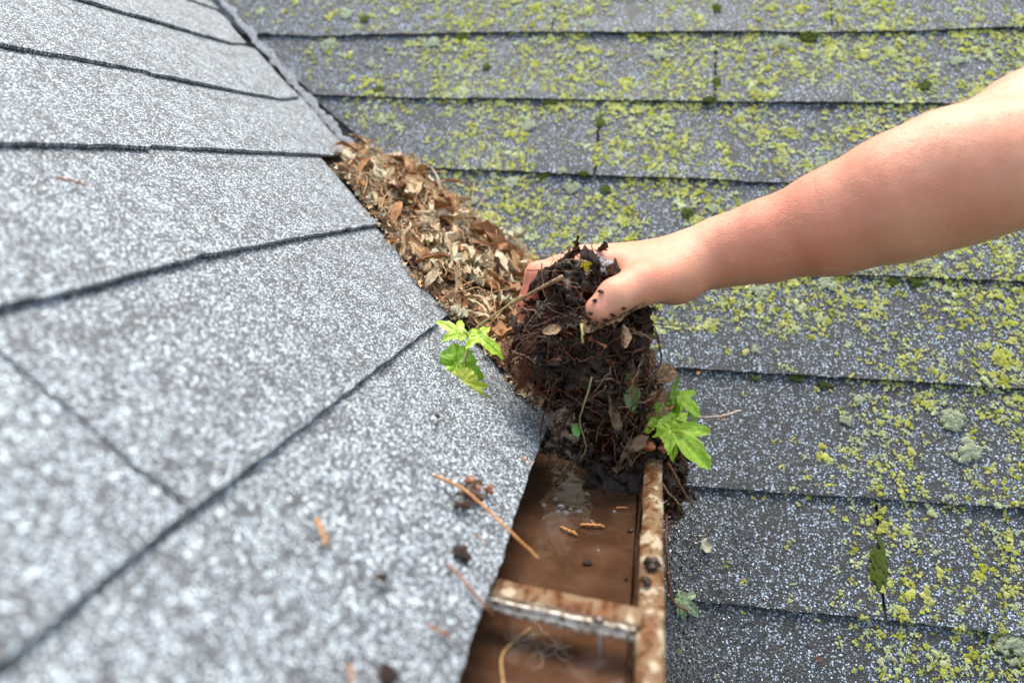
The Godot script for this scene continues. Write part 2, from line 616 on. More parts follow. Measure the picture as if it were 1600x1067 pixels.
var LB := {}   # butt polylines of the pale roof, (u, s)
var LE := {}   # ends towards the valley
func build_pale_roof() -> void:
	var px := {
		0: [[715, 1067], [744, 973], [772, 905], [787, 862], [802, 810], [827, 740], [858, 652]],
		1: [[0, 1033], [144, 920], [275, 812], [423, 704], [554, 602], [640, 537], [703, 489]],
		2: [[0, 477], [80, 462], [152, 445], [236, 421], [330, 397], [460, 372], [589, 350]],
		3: [[0, 223], [110, 226], [231, 226], [236, 230], [380, 235], [517, 242], [547, 238]],
		4: [[0, 69], [110, 87], [231, 110], [240, 115], [375, 142], [439, 154], [462, 152], [474, 147]],
		5: [[135, 0], [262, 37], [360, 66], [382, 67], [394, 62]]}
	var end_px := {0: [[858, 652], [705, 488]], 1: [[703, 489], [590, 350]], 2: [[586, 345], [519, 262]], 3: [[545, 238], [474, 150]], 4: [[470, 152], [394, 66]], 5: [[390, 66], [338, 0]]}
	var tex := granules(21, [Color(0.85, 0.90, 0.95), Color(0.66, 0.71, 0.76), Color(0.47, 0.49, 0.52), Color(0.31, 0.315, 0.33), Color(0.18, 0.18, 0.185)], [0.30, 0.25, 0.19, 0.16, 0.10], Color(0.30, 0.31, 0.33), 0.66, 84000, 0.42)
	var mat := shingle_material(tex, 0.62, 0.11, 0.5)
	var roof := thing("shingle_roof", "pale grey asphalt shingle roof sloping down to the muddy gutter", "roof")
	# joints in u for each course, from behind the camera to the valley
	var joints := {0: [-1.3, -0.3, 99], 1: [-1.5, -0.7, 0.27, 99], 2: [-1.2, -0.4, 0.1, 99], 3: [-1.0, -0.35, 0.589, 99], 4: [-1.0, -0.1, 0.763, 99], 5: [-1.0, 0.1, 99], 6: [-1, 0.3, 99], 7: [-1, 0.0, 1.0, 99], 8: [-1, 0.4, 99], 9: [-1, 0.2, 99], 10: [-1, 0.5, 99], 11: [-1, 0.3, 99], 12: [-1, 0.1, 99]}
	for k in 13:
		var b := []
		if px.has(k):
			for p in px[k]: b.append(luv(Vector2(p[0], p[1])))
		else: b = [Vector2(0, k * EXPO), Vector2(2, k * EXPO)]
		b.sort_custom(func(p, q): return p.x < q.x)
		LB[k] = b
		var ea: Vector2
		var eb: Vector2
		if end_px.has(k):
			ea = luv(Vector2(end_px[k][0][0], end_px[k][0][1])); eb = luv(Vector2(end_px[k][1][0], end_px[k][1][1]))
		else:
			ea = Vector2(1.365 + (k - 6.4) * 0.105, k * EXPO); eb = Vector2(ea.x + 0.105, (k + 1) * EXPO)
		LE[k] = [ea, eb]
		var slope := (eb.x - ea.x) / (eb.y - ea.y)
		var js: Array = joints[k]
		for n in js.size() - 1:
			var gap := 0.0011 if k == 1 else 0.0005
			var left: float = js[n] + gap
			var right: float = js[n + 1] - gap
			var last := n == js.size() - 2
			var skew := 0.09 if k == 1 else 0.0
			var ends := func(s: float) -> Vector2:
				var d: float = s - k * EXPO
				return Vector2(left + (skew * d if n > 0 else 0.0), ea.x + slope * (s - ea.y) if last else right + skew * d)
			var tone := Color.WHITE * (1.0 + 0.05 * nz.get_noise_2d(k * 300.0, n * 200.0))
			tone.a = 1.0
			mi("shingle", shingle(lpt, b, k * EXPO, ends, k * 10 + n, tone, false, 0.0006 if k != 2 else 0.0014), mat, roof)
	# deck and metal edge below the shingles
	var st := st_new()
	box(st, lpt(0.3, 0.93, -0.022), Vector3(0.92, 0.008, 1.3), Basis(-UL, NL, Vector3(0, 0, 1)))
	mi("roof_deck", done(st), plain(lin(0.12, 0.08, 0.05), 0.9), roof)
	st = st_new()
	box(st, lpt(-0.2, 0.012, -0.0115), Vector3(0.014, 0.0012, 0.86), Basis(-UL, NL, Vector3(0, 0, 1)))
	mi("drip_edge", done(st), plain(lin(0.12, 0.11, 0.10), 0.5), roof)

func valley_x(s: float) -> float:   # where the dark roof's plane meets the pale one, at s up the dark slope
	var p := rpt(0, s, 0)
	return (NL.dot(P0) - p.y * NL.y) / NL.x
var RB := {}
func build_dark_roof() -> void:
	var px := {6: [[404, 53], [503, 56], [608, 53], [794, 50], [1000, 50], [1199, 48.5], [1252, 51], [1436, 47], [1599, 42]],
		5: [[497, 148], [639, 153], [800, 154], [1000, 157], [1199, 159], [1462, 161], [1600, 166]],
		4: [[627, 259], [700, 264], [800, 267], [930, 274], [1062, 278], [1236, 285.5], [1600, 300]],
		3: [[840, 405], [1100, 420], [1295, 428], [1450, 433], [1600, 440]],
		2: [[1070, 575], [1200, 583], [1400, 594], [1600, 607]],
		1: [[1093, 761], [1240, 771], [1400, 781], [1600, 795]],
		0: [[1040, 935], [1200, 950], [1382, 968], [1600, 994]]}
	var tex := granules(77, [Color(0.70, 0.77, 0.86), Color(0.48, 0.52, 0.58), Color(0.31, 0.32, 0.34), Color(0.22, 0.23, 0.245), Color(0.13, 0.135, 0.14)], [0.17, 0.17, 0.22, 0.24, 0.20], Color(0.17, 0.17, 0.17), 0.84, 54000, 0.55)
	var mat := shingle_material(tex, 0.62, 0.09, 0.5)
	var roof := thing("shingle_roof", "darker grey shingle roof speckled with yellow green lichen behind the arm", "roof")
	var joints := {6: [-0.162, 0.264, 0.7, 1.3, 2.0], 5: [0.094, 0.56, 1.2, 2.0], 4: [-0.072, 0.40, 0.9, 2.0], 3: [0.62, 1.1, 2.0], 2: [0.9, 2.0], 1: [0.62, 1.2, 2.0], 0: [0.282, 0.75, 1.4, 2.0]}
	for k in range(-4, 14):
		var sn := k * EXPO * 1.0031
		var b := []
		if px.has(k):
			for p in px[k]: b.append(ruv(Vector2(p[0], p[1])))
		else: b = [Vector2(-1, sn), Vector2(1, sn)]
		b.sort_custom(func(p, q): return p.x < q.x)
		RB[k] = b
		var js: Array = joints.get(k, [-0.9 + 0.17 * posmod(k * 3, 5), 0.1 + 0.11 * posmod(k, 4), 0.9, 2.0])
		js = js.duplicate()
		js.insert(0, -99.0)
		for n in js.size() - 1:
			var first := n == 0
			var left: float = js[n] + 0.0016
			var right: float = js[n + 1] - 0.0016
			var under := k < 2
			if first and not under and right < valley_x(sn) + 0.02: continue
			if first and under and right < -0.2: continue
			var ends := func(s: float) -> Vector2:
				return Vector2((-0.25 if under else minf(valley_x(maxf(s, 0.29)) + 0.006, right - 0.01)) if first else left, right)
			var chk: Vector2 = ends.call(sn)
			if not first and not under and left < valley_x(sn): continue
			var tone := Color.WHITE * (1.0 + 0.10 * nz.get_noise_2d(k * 300.0 + 40.0, n * 200.0))
			tone.a = 1.0
			if chk.y - chk.x > 0.02:
				mi("shingle", shingle(rpt, b, sn, ends, 200 + posmod(k, 20) * 10 + n, tone, false, 0.0010), mat, roof)
	# deck below, cut along the valley
	var st := st_new()
	st.set_smooth_group(-1)
	var s0 := -0.6
	var s1 := 1.95
	quad(st, rpt(-0.25, s0, -0.02), rpt(2.0, s0, -0.02), rpt(2.0, 0.29, -0.02), rpt(-0.25, 0.29, -0.02))
	quad(st, rpt(valley_x(0.29), 0.29, -0.02), rpt(2.0, 0.29, -0.02), rpt(2.0, s1, -0.02), rpt(valley_x(s1), s1, -0.02))
	mi("roof_deck", done(st), plain(lin(0.05, 0.05, 0.05), 0.9), roof)
	# ragged flashing strip in the valley, over both roofs' cut ends
	var fl := thing("valley_flashing", "narrow grey flashing strip down the roof valley above the leaf litter", "flashing")
	var mfl := mottled(lin(0.20, 0.21, 0.23), lin(0.30, 0.32, 0.35), lin(0.10, 0.105, 0.11), 18.0, 0.55, 0.08, 8)
	st = st_new()
	var prev := []
	var n2 := 90
	for i in n2 + 1:
		var f := float(i) / n2
		var c := on_r(lerpf(556, 250, f), lerpf(240, -108, f), 0.003)
		var dirv := (on_r(250, -108, 0.004) - on_r(556, 240, 0.004)).normalized()
		var side := NR.cross(dirv).normalized()
		var wl := 0.0045 + 0.003 * nz.get_noise_2d(i * 50.0, 7.0) + (0.0025 if fposmod(i * 0.13, 1.0) > 0.72 else 0.0)
		var wr := 0.0045 + 0.004 * nz.get_noise_2d(i * 50.0, 97.0) + (0.005 if fposmod(i * 0.11 + 0.4, 1.0) > 0.6 else 0.0)
		var hump := NR * 0.0006
		var row := [c + side * wl - NR * 0.005, c + side * wl, c + hump + NR * 0.001 * nz.get_noise_2d(i * 90.0, 3.0), c - side * wr, c - side * wr - NR * 0.005]
		if prev:
			for k in 4:
				st.set_smooth_group(0 if k in [1, 2] else -1)
				quad(st, prev[k + 1], prev[k], row[k], row[k + 1])
		prev = row
	mi("strip", done(st), mfl, fl)
	# wide flashing below the litter, folded into the valley
	st = st_new()
	st.set_smooth_group(-1)
	var a0 := rpt(valley_x(0.31), 0.31, -0.015)
	var a1 := rpt(valley_x(1.7), 1.7, -0.015)
	var up_l := Vector3(-0.16, 0, -0.03) - NL * NL.dot(Vector3(-0.16, 0, -0.03))
	quad(st, a0, a1, a1 + Vector3(0.14, 0, 0), a0 + Vector3(0.14, 0, 0))
	quad(st, a1, a0, a0 + up_l - NL * 0.016, a1 + up_l - NL * 0.016)
	mi("valley_sheet", done(st), plain(lin(0.1, 0.09, 0.08), 0.5), fl)

# ---------------------------------------------------------------- gutter
const LIP_Y := -0.250
const WATER_Y := -0.276
func sweep(profile: Array, z0: float, z1: float, n: int, wob := 0.0, smooth := 0) -> ArrayMesh:   # profile in (x, y), outside on the left hand going along it
	var st := st_new()
	var rows := []
	var run := 0.0
	var us := [0.0]
	for k in profile.size() - 1:
		run += (profile[k + 1] - profile[k]).length()
		us.append(run)
	for i in n + 1:
		var z := lerpf(z0, z1, float(i) / n)
		var lean := -0.0165 * (z + 0.34)     # the trough runs a hair askew of the eave
		var row := []
		for k in profile.size():
			var p: Vector2 = profile[k]
			row.append(Vector3(p.x + lean + wob * nz.get_noise_2d(z * 300.0, k * 40.0), p.y + wob * nz.get_noise_2d(z * 300.0, k * 40.0 + 500.0), z))
		rows.append(row)
	for i in n:
		for k in profile.size() - 1:
			st.set_smooth_group(smooth)
			var z := float(i) / n * absf(z1 - z0)
			var zb := float(i + 1) / n * absf(z1 - z0)
			quv(st, [rows[i][k], rows[i][k + 1], rows[i + 1][k + 1], rows[i + 1][k]], [Vector2(us[k], z), Vector2(us[k + 1], z), Vector2(us[k + 1], zb), Vector2(us[k], zb)])
	return done(st)

func stained() -> StandardMaterial3D:   # cream paint under rust-brown runs
	var m := StandardMaterial3D.new()
	var n := FastNoiseLite.new(); n.seed = 9; n.frequency = 0.02; n.fractal_octaves = 5
	var n2 := FastNoiseLite.new(); n2.seed = 4; n2.frequency = 0.07; n2.fractal_octaves = 3
	var im := Image.create(512, 512, false, Image.FORMAT_RGB8)
	for y in 512: for x in 512:
		var a := n.get_noise_2d(x * 1.0, y * 0.8)
		var b := n2.get_noise_2d(x, y)
		var c := Color(0.46, 0.37, 0.28).lerp(Color(0.64, 0.58, 0.50), smoothstep(0.14, 0.26, a + b * 0.12))
		c = c.lerp(Color(0.40, 0.26, 0.15), smoothstep(0.05, 0.3, -a + b * 0.4) * 0.8)
		c = c.lerp(Color(0.30, 0.16, 0.08), smoothstep(0.30, 0.42, b - a * 0.5))
		im.set_pixel(x, y, c)
	m.albedo_texture = ImageTexture.create_from_image(im)
	m.uv1_scale = Vector3(4.5, 4.5, 4.5)
	m.roughness = 0.28
	m.heightmap_enabled = true
	m.heightmap_texture = noise_tex(0.03, 31, 4)
	m.heightmap_scale = 0.05
	return m

func build_gutter() -> void:
	var g := thing("rain_gutter", "rust stained metal gutter full of muddy water under the shingle edge", "gutter")
	var ms := stained()
	var wet := mottled(lin(0.03, 0.014, 0.008), lin(0.08, 0.035, 0.018), lin(0.16, 0.07, 0.03), 14.0, 0.22, 0.25, 12)
	# inner faces and outer faces of the trough
	mi("trough", sweep([Vector2(-0.098, -0.262), Vector2(-0.098, -0.335), Vector2(-0.09, -0.342), Vector2(-0.005, -0.342), Vector2(0.004, -0.333), Vector2(0.0075, -0.27), Vector2(0.0105, -0.256)], 0.6, -0.845, 60, 0.002), wet, g)
	mi("outer_face", sweep([Vector2(0.0225, -0.258), Vector2(0.0195, -0.27), Vector2(0.008, -0.336), Vector2(-0.004, -0.345), Vector2(-0.09, -0.345), Vector2(-0.101, -0.336), Vector2(-0.101, -0.262), Vector2(-0.098, -0.262)], 0.6, -0.845, 30), ms, g)
	var prof := []
	for k in 13:
		var a := PI + 0.7 - k / 12.0 * (PI + 1.4)
		prof.append(Vector2(0.0188 + 0.0078 * cos(a), LIP_Y - 0.003 + 0.0036 * sin(a)))
	prof.reverse()
	prof = prof.map(func(p): return p)
	prof.reverse()
	mi("front_lip", sweep(prof, 0.6, -0.845, 90, 0.0012), ms, g)
	# strap across the trough
	var a := on_y(776, 921, LIP_Y + 0.001)
	var b := on_y(992, 966, LIP_Y + 0.001)
	var along := (b - a).normalized()
	var across := along.cross(Vector3.UP).normalized()
	if across.z < 0: across = -across
	a -= along * 0.03
	var strap := thing("strap_tmp", "", "")
	remove_child(strap)
	used.erase("strap_tmp")
	strap.name = "hanger_strap"
	g.add_child(strap, true)
	var st := st_new()
	var n := 26
	var rows := []
	for i in n + 1:
		var p := a.lerp(b + along * 0.004, float(i) / n) + Vector3.UP * 0.0007 * nz.get_noise_1d(i * 60.0)
		var e := 0.0006 * nz.get_noise_2d(i * 120.0, 9.0)
		rows.append([p - across * 0.0085, p - across * 0.0085 + Vector3.UP * 0.0016, p + across * (0.0075 + e) + Vector3.UP * 0.0016, p + across * (0.0085 + e), p + across * (0.0085 + e) - Vector3.UP * 0.0004])
	for i in n:
		for k in 4:
			st.set_smooth_group(-1)
			quv(st, [rows[i][k], rows[i][k + 1], rows[i + 1][k + 1], rows[i + 1][k]], [Vector2(k * 0.006, i * 0.004), Vector2(k * 0.006 + 0.006, i * 0.004), Vector2(k * 0.006 + 0.006, i * 0.004 + 0.004), Vector2(k * 0.006, i * 0.004 + 0.004)])
	mi("bar", done(st), ms, strap)
	st = st_new()
	rows = []
	for i in n + 1:
		var p := a.lerp(b + along * 0.002, float(i) / n) + across * 0.0085 + Vector3.UP * 0.0007 * nz.get_noise_1d(i * 60.0)
		var w := 0.0012 * nz.get_noise_2d(i * 200.0, 3.0)
		rows.append([p - Vector3.UP * 0.0004, p + across * 0.0022 - Vector3.UP * 0.0006, p + across * 0.0022 - Vector3.UP * 0.0036, p + across * 0.0008 - Vector3.UP * 0.0042, p + across * 0.003 - Vector3.UP * 0.0052, p + across * 0.003 - Vector3.UP * (0.0074 + w), p - Vector3.UP * (0.0074 + w)])
	for i in n:
		for k in 6:
			st.set_smooth_group(-1)
			quad(st, rows[i][k], rows[i][k + 1], rows[i + 1][k + 1], rows[i + 1][k])
	mi("flange", done(st), mottled(lin(0.62, 0.58, 0.53), lin(0.52, 0.47, 0.40), lin(0.14, 0.09, 0.05), 25.0, 0.35, 0.0, 17), strap)
	var sc := J(943, 966, 0.425)
	var sp := on_y(938, 968, LIP_Y - 0.002) + across * 0.004
	var scr := tube([sp + Vector3(0, 0.004, 0), sp + Vector3(0.001, -0.006, 0.002), sp + Vector3(0.002, -0.02, 0.003)], 0.0016, 0.0011, 7)
	mi("screw", scr, plain(lin(0.35, 0.33, 0.31), 0.35), strap)
	mi("washer", tube([sp + Vector3(0, 0.0024, 0), sp + Vector3(0, 0.0040, 0)], 0.0042, 0.0036, 9), plain(lin(0.06, 0.035, 0.02), 0.35), strap)
	# muddy water
	st = st_new()
	st.set_smooth_group(0)
	var nx := 26
	var nzz := 150
	var P := func(i: int, k: int) -> Vector3:
		var z := lerpf(0.58, -0.835, float(k) / nzz)
		var x := lerpf(-0.0965, 0.0068 - 0.0165 * (z + 0.34), float(i) / nx)
		var rip := 0.00045 * nz.get_noise_2d(x * 900.0, z * 900.0) + 0.0007 * sin((z + x * 0.25) * 420.0) * smoothstep(-0.47, -0.6, z) * (0.5 + nz.get_noise_2d(x * 200.0, z * 60.0))
		return Vector3(x, WATER_Y + rip, z)
	for i in nx:
		for k in nzz:
			quad(st, P.call(i, k), P.call(i + 1, k), P.call(i + 1, k + 1), P.call(i, k + 1))
	var mw := StandardMaterial3D.new()
	mw.albedo_texture = noise_tex(0.012, 44, 4, [[0.2, lin(0.052, 0.025, 0.014)], [0.6, lin(0.070, 0.035, 0.020)], [0.9, lin(0.088, 0.046, 0.028)]])
	mw.uv1_triplanar = true
	mw.uv1_scale = Vector3.ONE * 7.0
	mw.roughness = 0.06
	var w := mi("gutter_water", done(st), mw)
	tag(w, "muddy brown water standing in the gutter", "", "", "structure")

# ---------------------------------------------------------------- the arm
func build_person() -> void:
	var b := []
	var add := func(p: Vector3, q: Vector3, r: float, s: float, grp: int) -> void: b.append([p, q, r, s, grp])
	var arm := [[1660, 238, 0.565, 0.039], [1600, 252, 0.565, 0.0435], [1540, 266, 0.57, 0.0475], [1480, 281, 0.58, 0.0500], [1400, 311, 0.595, 0.0485], [1300, 347, 0.62, 0.0415], [1200, 376, 0.645, 0.0335], [1130, 393, 0.66, 0.0285], [1085, 407, 0.668, 0.0275]]
	for i in arm.size() - 1:
		add.call(J(arm[i][0], arm[i][1], arm[i][2]), J(arm[i + 1][0], arm[i + 1][1], arm[i + 1][2]), arm[i][3], arm[i + 1][3], 0)
	add.call(J(1850, 96, 0.60), J(1620, 203, 0.60), 0.055, 0.0465, 0)
	add.call(J(1620, 203, 0.60), J(1480, 270, 0.595), 0.0465, 0.044, 0)
	# hand: index, middle, ring, little knuckles
	var wr := J(1085, 406, 0.668)
	var kn := [J(922, 413, 0.652), J(912, 405, 0.673), J(918, 404, 0.693), J(932, 410, 0.710)]
	var wrs := [J(1085, 410, 0.652), J(1085, 402, 0.665), J(1085, 402, 0.678), J(1085, 408, 0.688)]
	for i in 4:
		add.call(wrs[i], kn[i], 0.0165, 0.0118, 0)
	add.call(J(1050, 440, 0.655), J(960, 440, 0.668), 0.018, 0.012, 0)
	add.call(J(1050, 438, 0.685), J(960, 436, 0.700), 0.019, 0.012, 0)
	# thumb
	var t0 := J(1062, 430, 0.650)
	var t1 := J(1003, 443, 0.622)
	var t2 := J(962, 462, 0.608)
	var t3 := J(937, 483, 0.606)
	add.call(t0, t1, 0.0215, 0.0180, 0)
	add.call(J(1040, 425, 0.655), J(985, 420, 0.645), 0.015, 0.012, 0)
	add.call(t1, t2, 0.0175, 0.0142, 6)
	add.call(t2, t3, 0.0142, 0.0118, 6)
	# fingers closing round the clump
	var fg := [
		[kn[0], J(848, 431, 0.654), J(829, 476, 0.660), J(834, 522, 0.664)],
		[kn[1], J(840, 428, 0.677), J(823, 477, 0.684), J(828, 528, 0.684)],
		[kn[2], J(848, 430, 0.698), J(830, 480, 0.705), J(836, 526, 0.702)],
		[kn[3], J(868, 436, 0.716), J(850, 478, 0.720), J(852, 514, 0.716)]]
	var rad := [0.0106, 0.0106, 0.0100, 0.0088]
	for i in 4:
		var r: float = rad[i]
		add.call(fg[i][0], fg[i][1], r * 1.12, r * 1.0, 2 + i)
		add.call(fg[i][1], fg[i][2], r * 1.0, r * 0.88, 2 + i)
		add.call(fg[i][2], fg[i][3], r * 0.88, r * 0.72, 2 + i)
	var hot := [[fg[0][1], 0.016, 0.5], [fg[0][3], 0.03, 1.0], [fg[0][2], 0.02, 0.9], [t3, 0.016, 0.45], [t1, 0.02, 0.35], [kn[0], 0.013, 0.3], [J(1250, 390, 0.60), 0.06, 0.3], [J(1120, 415, 0.64), 0.03, 0.25], [J(1560, 330, 0.53), 0.06, 0.3]]
	var palette := func(p: Vector3) -> Color:
		var red := 0.2 + 0.3 * nz.get_noise_3dv(p * 260.0) + 0.15 * nz.get_noise_3dv(p * 1100.0 + Vector3(90, 0, 0))
		for h in hot: red += h[2] * exp(-p.distance_squared_to(h[0]) / (h[1] * h[1]))
		var c := Color(0.64, 0.315, 0.20).lerp(Color(0.58, 0.155, 0.095), clampf(red, 0.0, 1.0))
		return c
	knead = 0.0004
	knead_f = 600.0
	var mesh := nets(b, 0.0034, [0.016, 0.006, 0.005], palette)
	var skin := StandardMaterial3D.new()
	skin.vertex_color_use_as_albedo = true
	skin.roughness = 0.46
	skin.metallic_specular = 0.45
	skin.subsurf_scatter_enabled = true
	skin.subsurf_scatter_strength = 0.12
	skin.uv1_triplanar = true
	skin.uv1_scale = Vector3.ONE * 26.0
	skin.heightmap_enabled = true
	skin.heightmap_texture = noise_tex(0.09, 61, 3)
	skin.heightmap_scale = 0.05
	var who := thing("person", "bare forearm and hand gripping a dripping clump of rotted leaves", "person")
	mi("body", mesh, skin, who)
	# thumb nail
	var st := st_new()
	var tip := (t3 - t2).normalized()
	var face := (Vector3(-0.25, 0.55, 0.75) - tip * tip.dot(Vector3(-0.25, 0.55, 0.75))).normalized()
	var sd := tip.cross(face)
	var g := []
	for i in 6:
		var row := []
		for k in 7:
			var u := i / 5.0
			var v := k / 6.0 * 2.0 - 1.0
			var w := 0.0066 * (1.0 - 0.25 * pow(absf(u * 2.0 - 1.0), 4.0))
			row.append(t3 + tip * (lerpf(-0.0035, 0.0085, u) - 0.0012 * v * v) + sd * (w * v) + face * (0.0122 - 0.0042 * v * v - 0.0045 * u * u))
		g.append(row)
	st.set_smooth_group(0)
	for i in 5: for k in 6: quad(st, g[i][k], g[i][k + 1], g[i + 1][k + 1], g[i + 1][k])
	mi("thumbnail", done(st), plain(lin(0.60, 0.30, 0.21), 0.35), who)
	# fine pale hairs along the forearm
	st = st_new()
	var r := RandomNumberGenerator.new()
	r.seed = 3
	var vsx: PackedVector3Array = mesh.surface_get_arrays(0)[Mesh.ARRAY_VERTEX]
	var nsx: PackedVector3Array = mesh.surface_get_arrays(0)[Mesh.ARRAY_NORMAL]
	var dirn := (J(1100, 405, 0.66) - J(1500, 272, 0.57)).normalized()
	var made := 0
	for t in 9000:
		var i := r.randi() % vsx.size()
		var q := pix(vsx[i])
		if q.x < 1100 or q.x > 1600: continue
		var d := (dirn + nsx[i] * r.randf_range(0.15, 0.6) + Vector3(r.randf_range(-0.3, 0.3), r.randf_range(-0.3, 0.3), r.randf_range(-0.3, 0.3))).normalized()
		var l := r.randf_range(0.006, 0.012)
		tube([vsx[i] - nsx[i] * 0.0005, vsx[i] + d * l * 0.5, vsx[i] + d * l - nsx[i] * l * 0.12], 0.0001, 0.00004, 3, st)
		made += 1
		if made > 1500: break
	tag(mi("hair", done(st), plain(lin(0.55, 0.42, 0.28), 0.5), who), "", "", "", "stuff")

# ---------------------------------------------------------------- the wet clump
var wet_mats: Array = []
var wet_shapes: Array = []
func wet_kit() -> void:
	wet_mats = [
		mottled(lin(0.008, 0.004, 0.002), lin(0.020, 0.008, 0.0035), lin(0.050, 0.019, 0.008), 60.0, 0.15, 0.05, 71, 0.4),
		mottled(lin(0.015, 0.006, 0.003), lin(0.036, 0.014, 0.006), lin(0.075, 0.03, 0.013), 60.0, 0.15, 0.05, 72, 0.4),
		mottled(lin(0.07, 0.020, 0.010), lin(0.16, 0.050, 0.022), lin(0.24, 0.09, 0.04), 60.0, 0.18, 0.05, 73, 0.42),
		mottled(lin(0.10, 0.05, 0.025), lin(0.20, 0.11, 0.055), lin(0.32, 0.19, 0.10), 60.0, 0.32, 0.05, 74, 0.55)]
	var r := RandomNumberGenerator.new()
	r.seed = 8
	for i in 20:
		var kind: String = ["leaf", "scrap", "samara", "scrap"][i % 4]
		wet_shapes.append(blade(kind, 1.0, r.randf_range(0.05, 0.19), r.randf_range(-1.6, 1.6), r.randf_range(-0.9, 0.9), r.randf_range(-2.6, 2.6), r.randf_range(0.4, 1.3), 300 + i, 11, 5))

func dress(host: Node3D, mesh: ArrayMesh, count: int, smallest: float, largest: float, sd: int, weights: Array, hang: float) -> void:
	var vs: PackedVector3Array = mesh.surface_get_arrays(0)[Mesh.ARRAY_VERTEX]
	var ns: PackedVector3Array = mesh.surface_get_arrays(0)[Mesh.ARRAY_NORMAL]
	var r := RandomNumberGenerator.new()
	r.seed = sd
	var n := 0
	var guard := 0
	while n < count and guard < count * 12:
		guard += 1
		var i := r.randi() % vs.size()
		if ns[i].dot(vs[i]) > 0.003 and r.randf() < 0.75: continue     # mostly the side towards the light and the eye
		var w := r.randf()
		var k := 0
		var acc := 0.0
		for j in weights.size():
			acc += weights[j]
			if w < acc:
				k = j
				break
		var along := Vector3(r.randf_range(-1, 1), r.randf_range(-1, 1) - hang, r.randf_range(-1, 1))
		along = (along - ns[i] * along.dot(ns[i]) * 0.7).normalized()
		var nn := (ns[i] + Vector3(r.randf_range(-1, 1), r.randf_range(-1, 1), r.randf_range(-1, 1)) * 0.75).normalized()
		var sz := lerpf(smallest, largest, pow(r.randf(), 1.6))
		var o := mi("leaf_fragment", wet_shapes[r.randi() % wet_shapes.size()], wet_mats[k], host)
		o.transform = frame(vs[i] - along * sz * 0.5 + ns[i] * sz * 0.05, nn, along, sz)
		n += 1

func ball(x: float, y: float, d: float, rpx: float) -> Array:
	var p := J(x, y, d)
	return [p, p + Vector3(0.001, 0, 0), rpx * d / F, rpx * d / F, 0]

